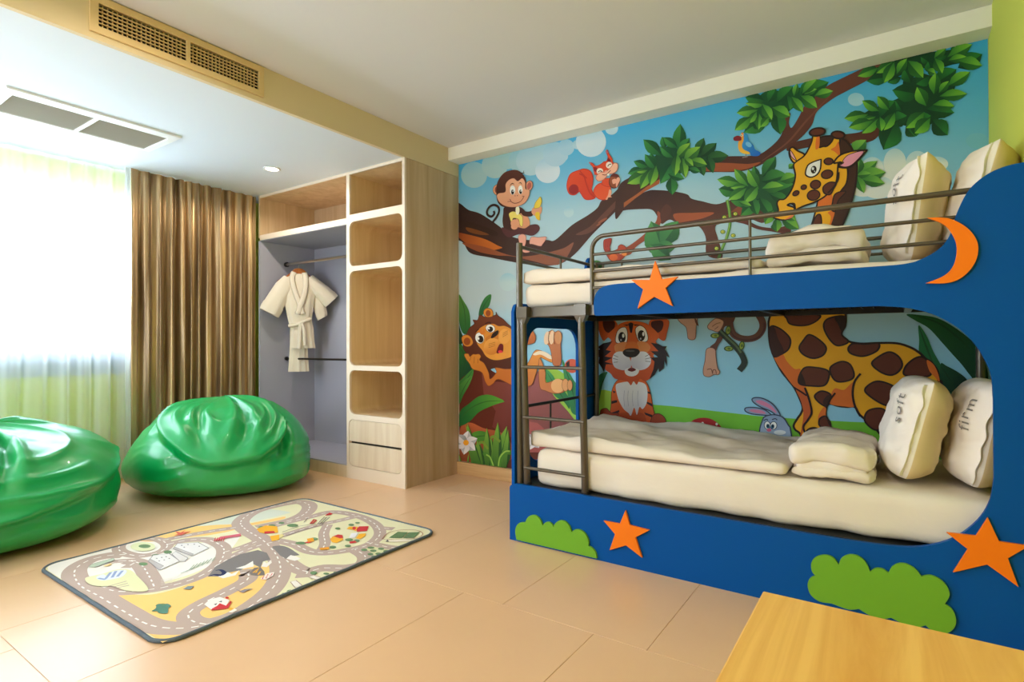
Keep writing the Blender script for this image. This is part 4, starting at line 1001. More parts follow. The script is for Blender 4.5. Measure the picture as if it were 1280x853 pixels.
a.leaves([(290, 250, 170, 298, .2), (390, 210, 296, 278, .22), (405, 220, 345, 345, .22), (440, 270, 500, 180, .24), (520, 210, 608, 310, .3), (690, 190, 735, 280, .3), (790, 160, 935, 85, .2), (790, 190, 895, 168, .22), (860, 200, 1000, 228, .26), (690, 170, 760, 110, .24), (640, 260, 690, 280, .4), (680, 400, 690, 275, .26), (620, 480, 565, 370, .3), (720, 400, 778, 330, .24), (790, 350, 920, 268, .22), (740, 430, 900, 415, .2), (690, 490, 815, 498, .26), (300, 520, 200, 460, .24), (370, 510, 302, 430, .28), (220, 555, 80, 580, .22), (280, 570, 195, 598, .18), (300, 590, 200, 680, .24), (250, 600, 110, 640, .22), (410, 555, 345, 660, .24), (320, 580, 330, 665, .3), (600, 550, 492, 645, .26), (640, 590, 550, 680, .3)], dark=(26, 98, 40), lite=(128, 194, 56))
a.at(960, 150, 5.333).leaves([(560, 230, 655, 135, .3), (600, 370, 730, 275, .2), (620, 380, 785, 350, .24), (640, 400, 780, 425, .22), (595, 370, 690, 360, .2), (600, 390, 640, 490, .24), (600, 350, 610, 250, .3)], dark=(36, 104, 44), lite=(128, 186, 70))
a.obj('printed_leaves', M['mural'], mural)
a = mart(50).at(740, 50, 3.046)           # hanging leaves behind the guard rail
a.leaves([(270, 820, 225, 690, .3), (270, 770, 330, 690, .3), (250, 790, 320, 790, .3), (290, 830, 220, 780, .3)], dark=(50, 104, 64), lite=(84, 150, 84))
a.leaves([(830, 770, 710, 770, .3), (700, 700, 700, 730, .5)], dark=(40, 100, 50), lite=(90, 150, 70))
a.at(700, 290, 7.756).leaves([(320, 350, 420, 300, .4), (330, 360, 320, 270, .4)], dark=(50, 94, 50), lite=(90, 140, 60))
a.obj('printed_leaves', M['mural'], mural)
# ---- monkey with bananas
MB_, MS, ML = (70, 36, 26), (228, 158, 122), (52, 24, 18)
a = mart(70).at(600, 200, 7.11)
a.stroke([(112, 560), (150, 510), (172, 460), (165, 420), (130, 402), (92, 415), (66, 455), (72, 490), (105, 505), (130, 480), (125, 455)], .020, (52, 30, 26))
a.fill([(225, 420), (340, 415), (400, 450), (430, 520), (445, 590), (380, 640), (300, 660), (230, 640), (205, 560), (210, 480)], MB_)
a.ell(385, 555, 60, 82, (222, 150, 110), -15)
a.fill([(350, 420), (400, 455), (440, 460), (475, 450), (472, 495), (430, 505), (380, 490)], MB_)
a.fill([(200, 600), (280, 630), (330, 600), (400, 610), (450, 580), (510, 575), (535, 605), (520, 640), (470, 675), (400, 665), (340, 665), (260, 690), (210, 650)], (88, 44, 44))
a.fill([(345, 680), (380, 660), (412, 680), (410, 740), (400, 780), (440, 800), (440, 822), (390, 822), (372, 780), (352, 730)], (234, 166, 146), line=.003, lc=(150, 90, 80))
a.fill([(470, 685), (520, 690), (590, 685), (585, 715), (560, 750), (540, 768), (470, 750), (445, 745), (450, 700)], (234, 166, 146), line=.003, lc=(150, 90, 80))
a.ell(505, 460, 44, 38, MS, 0).fill([(470, 430), (510, 425), (550, 420), (548, 470), (520, 490), (490, 500), (468, 470)], MS)
a.fill([(540, 330), (552, 370), (535, 420), (510, 430), (485, 430), (495, 385), (520, 350)], (238, 206, 70), line=.003, lc=(150, 120, 40)).fill([(500, 470), (530, 470), (535, 535), (510, 530), (495, 500)], (232, 190, 50))
a.fill([(262, 480), (300, 460), (350, 480), (382, 510), (380, 590), (360, 580), (345, 530), (300, 520), (285, 560), (270, 520)], (240, 218, 110), line=.003, lc=(150, 120, 60))
a.ell(338, 450, 18, 40, (246, 238, 206)).ell(316, 565, 40, 36, MS).ell(310, 595, 30, 26, MS)
a.ell(168, 268, 48, 50, MS, line=.004, lc=(120, 60, 50)).ell(168, 268, 32, 36, (150, 70, 60)).ell(440, 232, 32, 46, MS, 15, line=.004, lc=(120, 60, 50)).ell(442, 232, 18, 32, (190, 96, 84), 15)
a.fill([(150, 300), (160, 200), (215, 120), (290, 92), (350, 100), (400, 150), (415, 220), (400, 330), (250, 420), (170, 390)], MB_, (96, 50, 36), [(250, 300), (250, 100)])
a.stroke([(350, 110), (385, 120), (395, 95)], .006, ML, taper=True).stroke([(370, 120), (400, 118)], .005, ML)
a.fill([(170, 300), (230, 285), (232, 220), (262, 180), (305, 165), (340, 190), (380, 165), (405, 200), (410, 260), (442, 268), (440, 320), (400, 385), (320, 420), (240, 415), (180, 380), (155, 330)], MS, (240, 176, 140), [(280, 420), (280, 200)], line=.003, lc=(140, 76, 60))
a.ell(295, 270, 24, 42, (250, 248, 244)).ell(364, 268, 20, 40, (250, 248, 244)).ell(295, 288, 13, 22, (30, 24, 20)).ell(366, 286, 12, 20, (30, 24, 20)).ell(298, 280, 4, 6, (255, 255, 255)).ell(369, 278, 4, 6, (255, 255, 255))
a.stroke([(272, 232), (290, 212), (310, 218)], .006, ML, taper=True).stroke([(350, 212), (366, 205), (378, 222)], .006, ML, taper=True)
a.stroke([(250, 375), (280, 365), (268, 350)], .004, (130, 60, 50)).stroke([(275, 370), (315, 388), (365, 372), (395, 330)], .005, (120, 50, 44)).stroke([(380, 325), (400, 325)], .004, (120, 50, 44)).ell(318, 322, 5, 4, (140, 70, 60)).ell(338, 320, 5, 4, (140, 70, 60))
a.obj('printed_monkey', M['mural'], mural)
# ---- squirrel
SQ, SQ2, SQ3 = (226, 78, 40), (196, 52, 32), (240, 168, 140)
a = mart(70).at(700, 160, 8.53)
a.fill([(85, 560), (120, 490), (200, 455), (260, 440), (320, 460), (352, 520), (350, 600), (340, 660), (380, 740), (330, 765), (270, 760), (225, 700), (210, 680), (160, 715), (105, 705), (78, 640)], SQ, (212, 62, 36), [(150, 500), (300, 760)], line=.006, lc=SQ2)
a.fill([(100, 640), (140, 605), (190, 620), (200, 680), (150, 710), (105, 690)], (156, 40, 36)).stroke([(210, 490), (260, 520), (285, 600), (320, 690), (370, 740)], .010, SQ2).stroke([(215, 460), (250, 500), (290, 540)], .008, SQ2)
a.fill([(365, 660), (400, 610), (450, 590), (520, 600), (545, 650), (530, 710), (490, 765), (420, 760), (370, 710)], SQ, (232, 92, 48), [(400, 600), (450, 760)], line=.005, lc=SQ2)
a.fill([(450, 590), (470, 550), (530, 540), (590, 560), (570, 600), (520, 630), (460, 610)], SQ, line=.004, lc=SQ2)
a.fill([(530, 660), (555, 680), (545, 730), (560, 740), (520, 745), (510, 765), (490, 765), (515, 720)], SQ3)
a.fill([(370, 480), (355, 420), (330, 390), (315, 370), (350, 380), (385, 410), (430, 395), (470, 365), (500, 355), (515, 310), (495, 255), (510, 240), (525, 280), (560, 335), (565, 370), (600, 390), (600, 440), (500, 470), (440, 500), (380, 500)], SQ, line=.005, lc=SQ2)
a.fill([(365, 420), (400, 430), (395, 470), (370, 460)], (140, 30, 30)).fill([(515, 320), (545, 350), (540, 370), (510, 355)], (140, 30, 30))
a.stroke([(330, 385), (318, 368)], .010, (190, 120, 130)).stroke([(508, 270), (502, 246)], .010, (190, 120, 130))
a.ell(430, 465, 36, 34, (248, 226, 210)).ell(528, 400, 34, 36, (248, 226, 210))
a.fill([(390, 520), (430, 480), (490, 470), (540, 430), (580, 380), (615, 385), (620, 430), (600, 470), (560, 490), (520, 500), (470, 555), (420, 570), (392, 550)], SQ3, (248, 190, 160), [(400, 560), (580, 400)], line=.004, lc=(190, 100, 80))
a.stroke([(410, 475), (432, 460), (455, 470)], .006, (60, 30, 26)).stroke([(512, 415), (530, 392), (550, 390)], .006, (60, 30, 26)).ell(492, 465, 16, 10, (240, 150, 130), -30).stroke([(455, 500), (490, 505), (510, 490), (545, 455)], .005, (130, 40, 30)).fill([(505, 495), (530, 485), (530, 510), (512, 515)], (250, 246, 240), smooth=False)
a.ell(585, 570, 56, 76, (150, 78, 48), 10, line=.005, lc=(90, 40, 30)).fill([(540, 520), (580, 488), (630, 510), (635, 545), (590, 525)], (104, 46, 40))
a.fill([(560, 560), (590, 545), (610, 560), (600, 590), (570, 600)], SQ3).fill([(610, 540), (635, 530), (645, 560), (625, 600), (608, 640), (600, 600)], SQ3)
a.obj('printed_squirrel', M['mural'], mural)
# ---- parrot
a = mart(76).at(900, 80, 5.687)
a.fill([(150, 500), (165, 488), (185, 500), (180, 540), (215, 600), (215, 640), (170, 640), (138, 620), (130, 575), (140, 530)], (236, 146, 50), (244, 190, 60), [(150, 500), (160, 640)])
a.fill([(170, 490), (195, 505), (205, 545), (235, 575), (252, 610), (288, 632), (275, 655), (225, 655), (210, 630), (170, 610), (158, 580), (170, 540)], (52, 146, 214), (24, 100, 196), [(180, 560), (270, 650)])
a.ell(205, 575, 24, 16, (120, 190, 230), 35).fill([(100, 545), (98, 525), (125, 512), (150, 520), (152, 545), (120, 550)], (136, 30, 40)).ell(155, 510, 9, 8, (240, 230, 200)).ell(154, 510, 4, 4, (20, 20, 20)).fill([(160, 488), (150, 492), (175, 486), (180, 500)], (50, 140, 100))
a.stroke([(160, 668), (200, 660)], .006, (150, 130, 120)).stroke([(185, 640), (186, 668)], .005, (150, 130, 120))
a.obj('printed_parrot', M['mural'], mural)
# ---- small red bird
a = mart(76).at(700, 290, 7.756)
a.fill([(430, 170), (425, 120), (432, 80), (470, 66), (500, 65), (500, 100), (485, 150), (490, 180), (450, 195)], (176, 64, 48), line=.004, lc=(110, 36, 34))
for x in (450, 470, 488): a.stroke([(x, 75), (x - 4, 150)], .003, (120, 40, 36))
a.fill([(440, 180), (500, 190), (560, 170), (570, 140), (600, 125), (640, 150), (650, 200), (620, 250), (580, 280), (520, 286), (480, 265)], (176, 70, 46), line=.004, lc=(110, 40, 34))
a.ell(522, 248, 40, 34, (226, 108, 54)).ell(590, 205, 12, 12, (250, 244, 240)).ell(588, 205, 5, 6, (30, 20, 20)).fill([(600, 195), (650, 205), (640, 235), (605, 225)], (236, 140, 70))
a.obj('printed_bird', M['mural'], mural)
# ---- lion
LO, LO2, MAN = (224, 142, 48), (198, 108, 36), (112, 54, 26)
a = mart(70).at(565, 370, 7.106)
a.fill([(100, 440), (150, 300), (200, 250), (190, 215), (230, 215), (250, 170), (300, 190), (350, 180), (390, 170), (395, 145), (410, 175), (460, 210), (500, 250), (590, 330), (640, 430), (620, 560), (560, 630), (480, 650), (400, 640), (350, 650), (340, 680), (300, 620), (220, 580), (180, 560), (140, 520)], MAN, (84, 38, 20), [(300, 200), (300, 650)], line=.004, lc=(60, 26, 16))
a.fill([(285, 140), (310, 112), (350, 118), (368, 150), (360, 185), (300, 185)], LO, line=.004, lc=(120, 60, 20)).ell(325, 155, 22, 28, (150, 70, 24))
a.fill([(90, 380), (110, 350), (150, 350), (180, 380), (190, 420), (160, 450), (110, 440)], LO, line=.004, lc=(120, 60, 20)).ell(138, 405, 30, 34, (160, 78, 28))
a.fill([(210, 360), (240, 300), (300, 260), (370, 250), (420, 270), (480, 270), (560, 320), (600, 400), (560, 520), (470, 560), (380, 570), (310, 540), (270, 480), (230, 430)], LO, (236, 160, 62), [(300, 300), (400, 520)])
a.ell(250, 375, 40, 50, (250, 248, 242), -10, line=.003).ell(258, 385, 26, 32, (34, 24, 18), -10).ell(240, 380, 8, 12, (250, 250, 250)).ell(345, 290, 42, 34, (250, 248, 242), 20, line=.003).ell(345, 297, 24, 24, (34, 24, 18)).ell(332, 290, 8, 9, (250, 250, 250))
a.fill([(300, 380), (350, 340), (420, 310), (440, 350), (420, 380), (360, 400), (320, 410)], (212, 126, 40))
a.ell(360, 450, 70, 78, (240, 166, 74), 40, col2=(214, 126, 44), axis=[(340, 420), (370, 520)]).ell(470, 360, 52, 68, (240, 166, 74), 10)
a.fill([(350, 370), (370, 330), (412, 306), (418, 330), (400, 355), (365, 376)], (44, 26, 20))
a.fill([(420, 440), (440, 425), (460, 440), (455, 500), (420, 515), (400, 500)], (110, 20, 24)).ell(435, 497, 20, 14, (226, 50, 70))
a.fill([(395, 520), (460, 505), (485, 520), (450, 560), (400, 555)], (240, 160, 60))
for y in (430, 445, 460): a.stroke([(330, y), (390, y - 18)], .003, (150, 80, 26))
for y in (310, 325, 340): a.stroke([(455, y + 25), (500, y)], .003, (150, 80, 26))
a.stroke([(215, 320), (240, 300), (262, 305)], .010, (70, 30, 16)).stroke([(300, 250), (330, 236), (352, 245)], .010, (70, 30, 16)).fill([(240, 310), (260, 290), (275, 320), (290, 285), (300, 330), (270, 345)], (226, 130, 40))
a.fill([(115, 520), (150, 515), (165, 540), (190, 520), (215, 520), (245, 518), (262, 540), (250, 570), (290, 600), (330, 680), (345, 740), (400, 680), (390, 640), (470, 650), (560, 660), (620, 760), (560, 800), (420, 740), (370, 780), (330, 800), (300, 760), (270, 680), (190, 650), (160, 600), (130, 560)], LO, LO2, [(200, 540), (330, 800)], line=.004, lc=(150, 76, 24))
for p in ([(160, 580), (175, 540)], [(200, 600), (205, 540)], [(235, 600), (235, 560)]): a.stroke(p, .004, (150, 76, 24))
# legs seen between ladder rails
a.at(640, 390, 5.69)
a.fill([(60, 330), (110, 370), (160, 285), (195, 272), (260, 300), (310, 330), (290, 360), (220, 330), (205, 330), (180, 420), (150, 510), (110, 540), (60, 620)], (228, 146, 62), (206, 120, 60), [(160, 300), (120, 520)], line=.004, lc=(130, 76, 36))
a.fill([(155, 300), (200, 278), (250, 290), (300, 330), (270, 335), (210, 305), (170, 310)], (246, 226, 196))
a.fill([(265, 240), (245, 220), (235, 185), (245, 150), (270, 140), (290, 130), (310, 145), (335, 135), (358, 165), (350, 240), (355, 330), (345, 380), (300, 380), (290, 340), (280, 280)], (202, 128, 80), (190, 110, 66), [(280, 150), (320, 380)], line=.004, lc=(120, 66, 40))
a.ell(252, 187, 20, 48, (240, 206, 170), 8).ell(288, 182, 18, 50, (240, 200, 160), 6).ell(334, 184, 24, 46, (216, 150, 96), 0).stroke([(268, 150), (264, 200), (272, 232)], .006, (110, 56, 30)).stroke([(305, 150), (302, 200), (310, 230)], .006, (110, 56, 30))
a.fill([(200, 330), (240, 420), (245, 500), (300, 490), (360, 480), (380, 520), (370, 570), (300, 580), (240, 560), (205, 540), (195, 440)], (214, 134, 72), (200, 120, 70), [(220, 350), (300, 580)], line=.004, lc=(130, 76, 40))
a.ell(330, 526, 48, 50, (238, 178, 116)).ell(384, 520, 24, 44, (226, 160, 100), line=.003, lc=(130, 70, 40)).ell(416, 522, 18, 38, (226, 160, 100), line=.003, lc=(130, 70, 40))
a.fill([(90, 120), (125, 118), (150, 135), (172, 175), (165, 215), (140, 228), (110, 235), (80, 240)], (208, 122, 52), (180, 96, 44), [(110, 130), (150, 230)], line=.004, lc=(130, 66, 30))
a.obj('printed_lion', M['mural'], mural)
# ---- daisies and grass
a = mart(78).at(565, 470, 6.565)
for bx, tx, ty, w in ((90, 60, 640, .05), (130, 140, 640, .05), (160, 175, 640, .05), (250, 200, 560, .09), (290, 280, 540, .12), (330, 325, 500, .10), (360, 455, 410, .10), (370, 380, 380, .08), (260, 210, 520, .1), (300, 290, 425, .08), (420, 470, 540, .14), (200, 130, 385, .07), (240, 115, 400, .05), (440, 465, 440, .07)):
    a.leaf(bx, 760, tx, ty, wd=w * 1.0, dark=(36, 84, 32), lite=(130, 176, 60))
a.stroke([(340, 760), (320, 680), (285, 640), (262, 650)], .030, (74, 128, 44)).stroke([(345, 740), (318, 670), (285, 646)], .012, (150, 190, 80)).stroke([(390, 760), (400, 680), (440, 630), (490, 630)], .036, (74, 128, 44)).stroke([(385, 740), (398, 670), (440, 622), (480, 618)], .012, (150, 190, 80)).stroke([(300, 600), (255, 545), (220, 560)], .022, (120, 150, 50)).stroke([(400, 540), (350, 500), (320, 510)], .022, (120, 150, 50))
def daisy(a, cx, cy, L, n=6, r0=-90):
    for i in range(n):
        g = R(r0 + 360 * i / n); a.leaf(cx, cy, cx + L * math.cos(g), cy + L * math.sin(g), wd=.30, dark=(206, 196, 200), lite=(244, 238, 236))
    a.ell(cx, cy, L * .23, L * .23, (240, 160, 30))
daisy(a, 120, 548, 100, 6, -80)
a.at(630, 470, 5.687); daisy(a, 212, 462, 66, 6, -70)
a.obj('printed_daisies', M['mural'], mural)
# ---- tiger
TO, TO2, TD, TW_ = (224, 104, 38), (196, 78, 34), (40, 24, 26), (232, 232, 240)
a = mart(70).at(735, 390, 6.096)
a.fill([(185, 600), (230, 520), (330, 500), (430, 520), (470, 590), (495, 720), (500, 900), (170, 900), (178, 720)], TO, (196, 84, 36), [(300, 540), (300, 800)], line=.004, lc=(110, 40, 20))
for p in ([(190, 600), (215, 608), (200, 622)], [(182, 680), (225, 672), (225, 690), (182, 702)], [(180, 770), (240, 748), (242, 764), (186, 784)], [(450, 605), (480, 612), (482, 628), (455, 620)], [(445, 682), (490, 700), (492, 722), (450, 698)], [(430, 765), (492, 785), (492, 806), (440, 784)]): a.fill(p, TD, smooth=False)
a.fill([(95, 770), (110, 742), (145, 736), (180, 770), (240, 780), (240, 900), (80, 900)], (150, 60, 30), line=.004).fill([(490, 800), (530, 775), (570, 790), (595, 830), (590, 900), (480, 900)], (150, 60, 30), line=.004).fill([(240, 780), (330, 770), (430, 780), (430, 900), (240, 900)], (176, 72, 34))
a.fill([(215, 560), (250, 540), (340, 530), (430, 545), (455, 600), (450, 690), (420, 740), (395, 725), (375, 785), (355, 730), (330, 790), (310, 770), (275, 740), (240, 680), (222, 620)], TW_, (204, 204, 224), [(330, 560), (330, 780)])
for x in (280, 310, 345, 385): a.stroke([(x, 600), (x - 4, 660), (x + 2, 720)], .003, (160, 160, 190))
a.fill([(80, 70), (130, 50), (210, 70), (230, 140), (150, 200), (120, 220), (90, 160)], (206, 90, 34)).fill([(120, 70), (200, 70), (205, 120), (160, 160), (125, 130)], (76, 32, 22)).fill([(480, 60), (560, 50), (620, 70), (605, 160), (585, 220), (540, 200), (470, 130)], (206, 90, 34)).fill([(490, 75), (570, 70), (570, 130), (530, 160), (490, 120)], (76, 32, 22))
a.fill([(130, 250), (180, 220), (150, 180), (210, 120), (260, 85), (330, 70), (420, 80), (480, 110), (545, 180), (520, 230), (580, 280), (560, 330), (500, 330), (540, 400), (500, 480), (440, 530), (400, 510), (375, 555), (350, 530), (330, 560), (300, 530), (210, 510), (175, 470), (130, 430), (120, 330)], TO, TO2, [(330, 150), (330, 520)])
a.fill([(190, 225), (120, 240), (75, 270), (95, 285), (58, 300), (85, 315), (70, 350), (90, 345), (85, 390), (110, 430), (125, 460), (140, 400), (200, 400), (130, 380), (190, 350), (130, 340), (180, 300), (140, 290)], TD, smooth=False)
a.fill([(480, 235), (540, 245), (570, 262), (605, 262), (590, 285), (625, 350), (600, 335), (605, 420), (585, 370), (580, 430), (545, 460), (540, 430), (510, 480), (470, 515), (500, 440), (510, 380), (480, 350), (535, 345), (480, 300), (540, 300)], TD, smooth=False)
a.fill([(310, 90), (330, 80), (350, 90), (338, 160), (326, 160)], TD, smooth=False).fill([(270, 100), (320, 95), (300, 108)], TD, smooth=False).fill([(350, 95), (400, 100), (360, 108)], TD, smooth=False)
a.fill([(215, 230), (222, 160), (250, 125), (290, 120), (305, 165), (298, 230), (260, 240)], (252, 250, 246), line=.004).fill([(365, 130), (400, 105), (440, 130), (460, 190), (450, 225), (400, 228), (375, 190)], (252, 250, 246), line=.004)
a.ell(262, 196, 28, 42, (40, 28, 24)).ell(410, 182, 28, 42, (40, 28, 24)).ell(272, 182, 9, 16, (250, 250, 250)).ell(425, 170, 8, 16, (250, 250, 250)).ell(255, 215, 6, 8, (180, 180, 190)).ell(405, 205, 6, 8, (180, 180, 190))
a.fill([(205, 260), (245, 235), (300, 235), (280, 300), (220, 310)], (226, 140, 76)).fill([(380, 230), (440, 230), (480, 270), (450, 310), (390, 300)], (226, 140, 76))
a.fill([(285, 285), (300, 240), (330, 228), (370, 235), (390, 285), (340, 295)], (222, 116, 48))
a.fill([(190, 350), (215, 310), (270, 305), (320, 350), (330, 420), (280, 445), (220, 430), (195, 400)], TW_, (198, 198, 218), [(230, 320), (300, 440)]).fill([(335, 350), (380, 310), (440, 305), (478, 345), (480, 395), (440, 435), (370, 445), (335, 410)], TW_, (198, 198, 218), [(440, 320), (360, 440)])
a.fill([(285, 440), (330, 425), (390, 440), (380, 475), (340, 492), (295, 478)], TW_).fill([(306, 444), (322, 428), (350, 428), (370, 442), (338, 456)], (110, 30, 34))
a.fill([(268, 310), (290, 285), (340, 278), (385, 285), (398, 310), (370, 340), (330, 348), (290, 338)], (40, 34, 34)).ell(325, 298, 36, 7, (90, 88, 86))
for p in ([(200, 330), (235, 345)], [(195, 355), (232, 365)], [(200, 385), (232, 382)], [(480, 320), (440, 340)], [(482, 350), (440, 360)], [(480, 380), (440, 376)]): a.stroke(p, .003, (50, 40, 40))
a.obj('printed_tiger', M['mural'], mural)
# ---- hanging monkey behind the upper deck: arm, leg, tail and twig
a = mart(70).at(840, 385, 5.331)
HM, HM2 = (104, 66, 54), (206, 160, 138)
a.stroke([(385, 60), (390, 130), (420, 185), (490, 208), (560, 195), (600, 150), (605, 100), (580, 50), (540, 0)], .040, HM).stroke([(385, 60), (386, 130), (416, 190), (490, 216), (570, 200), (612, 150), (616, 100)], .008, (80, 46, 40))
a.fill([(40, 70), (60, 100), (95, 130), (105, 180), (110, 205), (135, 214), (158, 200), (162, 130), (170, 80), (160, 20), (60, 20)], HM2, (196, 146, 124), [(80, 60), (130, 210)], line=.004, lc=(120, 74, 62)).fill([(150, 60), (170, 90), (178, 122), (158, 100)], HM)
a.fill([(300, 40), (420, 40), (400, 110), (350, 130), (340, 200), (310, 250), (290, 290), (255, 262), (290, 230), (310, 180), (320, 130)], HM)
a.fill([(230, 280), (260, 265), (290, 280), (295, 330), (305, 400), (320, 425), (310, 445), (280, 445), (250, 460), (215, 450), (210, 410), (222, 350)], HM2, (196, 146, 124), [(250, 280), (260, 450)], line=.004, lc=(110, 66, 56)).stroke([(235, 412), (262, 408), (272, 440)], .005, (110, 66, 56)).stroke([(272, 440), (276, 415), (292, 415), (297, 440)], .005, (110, 66, 56))
a.fill([(240, 120), (265, 90), (300, 70), (345, 90), (335, 130), (310, 160), (270, 150), (245, 140)], HM2, line=.004, lc=(110, 66, 56)).stroke([(270, 125), (300, 105), (325, 100)], .004, (110, 66, 56)).stroke([(285, 145), (310, 125)], .004, (110, 66, 56))
a.stroke([(320, 155), (380, 215), (430, 265), (470, 320), (482, 370), (450, 418)], .036, (40, 54, 46)).stroke([(320, 150), (380, 208), (430, 256), (462, 300)], .012, (88, 112, 78))
for x, y, r in ((290, 186, 0), (376, 150, 100), (380, 272, 0), (466, 252, 100)): a.ell(x, y, 32, 18, (52, 84, 44), r).ell(x, y, 24, 13, (150, 172, 70), r).ell(x + 2, y, 10, 8, (90, 120, 50), r)
a.obj('printed_hanging_monkey', M['mural'], mural)
# ---- rabbit
a = mart(70).at(840, 385, 5.331)
RB, RBL, PK = (134, 158, 196), (52, 62, 90), (208, 128, 168)
a.fill([(700, 720), (660, 690), (590, 660), (545, 630), (535, 608), (560, 598), (610, 605), (670, 640), (710, 690), (722, 720)], RB, line=.007, lc=RBL).fill([(690, 700), (640, 665), (580, 640), (560, 620), (600, 618), (660, 650), (695, 690)], PK)
a.fill([(660, 718), (610, 715), (540, 708), (500, 695), (486, 678), (500, 665), (560, 665), (620, 680), (660, 710)], RB, line=.007, lc=RBL).fill([(625, 705), (560, 700), (515, 685), (540, 676), (600, 684)], PK)
a.fill([(590, 900), (585, 820), (600, 760), (620, 725), (680, 712), (740, 730), (775, 780), (790, 810), (780, 900)], RB, (160, 180, 210), [(680, 720), (680, 840)], line=.007, lc=RBL)
a.ell(636, 782, 20, 26, (250, 250, 250), line=.004, lc=RBL).ell(678, 784, 22, 26, (250, 250, 250), line=.004, lc=RBL).ell(640, 788, 11, 15, (24, 90, 130)).ell(672, 790, 11, 15, (24, 90, 130)).ell(641, 786, 5, 8, (20, 20, 30)).ell(673, 788, 5, 8, (20, 20, 30)).ell(648, 814, 16, 11, (216, 100, 140)).ell(720, 830, 40, 16, (226, 232, 240))
a.stroke([(612, 750), (632, 742), (640, 750)], .006, RBL).stroke([(668, 745), (690, 738), (702, 748)], .006, RBL)
a.obj('printed_rabbit', M['mural'], mural)
# ---- giraffe
GY, GO, GB, GK = (238, 170, 26), (222, 112, 40), (96, 44, 26), (38, 20, 14)
a = mart(66)
def q(crop, pts): a.at(*crop); return a.P(pts)
Nc, Lc, Oc = (950, 390, 5.333), (960, 150, 5.333), (1060, 380, 7.111)
body = q(Lc, [(245, 805), (215, 900), (150, 1050)]) + q(Nc, [(72, 20), (60, 120), (68, 220), (95, 300), (140, 390), (190, 455), (232, 510), (270, 590), (285, 640), (275, 675), (250, 712), (226, 755), (235, 785), (275, 830), (290, 1000), (420, 1000), (470, 770), (440, 700), (442, 640), (462, 612), (520, 628), (580, 634), (632, 634), (660, 680), (710, 725), (772, 780), (830, 860), (900, 1000), (1150, 1000)]) + q(Oc, [(830, 760), (805, 680), (795, 600), (740, 520), (690, 490), (640, 440), (560, 390), (440, 352), (280, 348), (140, 354), (60, 348), (0, 332)]) + q(Nc, [(565, 180), (543, 150), (560, 100), (572, 40)]) + q(Lc, [(500, 1050), (480, 900), (445, 805)])
a.raw(catmull(body, True, 6), GY); a.rstroke(catmull(body, True, 6), .012, GK, True)
a.at(*Nc)
a.fill([(95, 295), (150, 280), (180, 330), (230, 380), (272, 385), (265, 480), (300, 485), (310, 560), (270, 530), (220, 490), (160, 410), (118, 350)], GO)
a.fill([(470, 560), (500, 510), (560, 520), (622, 470), (618, 560), (630, 630), (560, 630), (465, 612)], GO)
a.fill([(240, 515), (300, 540), (330, 600), (345, 680), (310, 740), (270, 830), (290, 690), (275, 600)], (196, 90, 40))
a.fill([(420, 640), (440, 640), (440, 700), (460, 770), (400, 770), (388, 700)], GO)
for pts in ([(180, 45), (200, 80), (260, 92), (330, 85), (390, 50), (385, 20), (180, 20)], [(72, 100), (130, 110), (190, 160), (205, 200), (190, 250), (140, 285), (92, 295), (66, 200)], [(330, 152), (400, 190), (442, 240), (420, 290), (355, 310), (290, 285), (262, 240), (290, 190)],
            [(430, 70), (470, 40), (560, 30), (570, 90), (545, 150), (590, 200), (520, 226), (470, 190), (430, 120)], [(620, 212), (700, 215), (790, 210), (780, 260), (690, 296), (610, 280), (588, 245)], [(300, 372), (380, 372), (450, 390), (462, 430), (430, 490), (340, 494), (265, 480), (262, 430)], [(470, 370), (540, 332), (600, 350), (628, 420), (600, 455), (520, 466), (480, 430)],
            [(365, 560), (410, 528), (470, 550), (462, 600), (440, 630), (390, 600)], [(400, 712), (440, 696), (460, 740), (470, 772), (400, 760)], [(310, 800), (350, 772), (400, 790), (420, 860), (330, 860)]):
    a.fill(pts, GB, line=.009, lc=GK)
a.fill([(72, 100), (100, 110), (118, 170), (160, 270), (92, 295), (66, 200)], (60, 28, 22)).fill([(268, 415), (285, 420), (305, 488), (265, 480)], (50, 22, 18)).fill([(500, 40), (570, 30), (570, 90), (545, 130), (520, 80)], (40, 22, 18)).fill([(470, 555), (465, 600), (440, 630), (420, 600), (445, 560)], (56, 26, 20))
a.at(*Oc)
for pts in ([(370, 428), (450, 470), (482, 545), (440, 610), (370, 634), (280, 600), (212, 530), (280, 465)], [(640, 470), (700, 500), (740, 590), (720, 640), (620, 650), (500, 630), (510, 560), (570, 500)], [(280, 688), (400, 730), (440, 800), (420, 900), (330, 900), (220, 840), (150, 770), (200, 710)], [(180, 950), (300, 930), (360, 1000), (340, 1090), (240, 1120), (150, 1040)]):
    a.fill(pts, GB, line=.009, lc=GK)
a.fill([(700, 500), (760, 540), (800, 620), (812, 690), (770, 650), (720, 590)], GO)
a.stroke([(112, 620), (60, 690), (42, 790), (60, 900), (110, 1000)], .011, GK)
a.at(*Nc).stroke([(300, 505), (330, 590), (345, 670), (320, 720), (290, 770), (320, 840)], .011, GK).stroke([(230, 505), (270, 530), (312, 558)], .009, GK).stroke([(440, 640), (465, 590), (502, 540)], .009, GK)
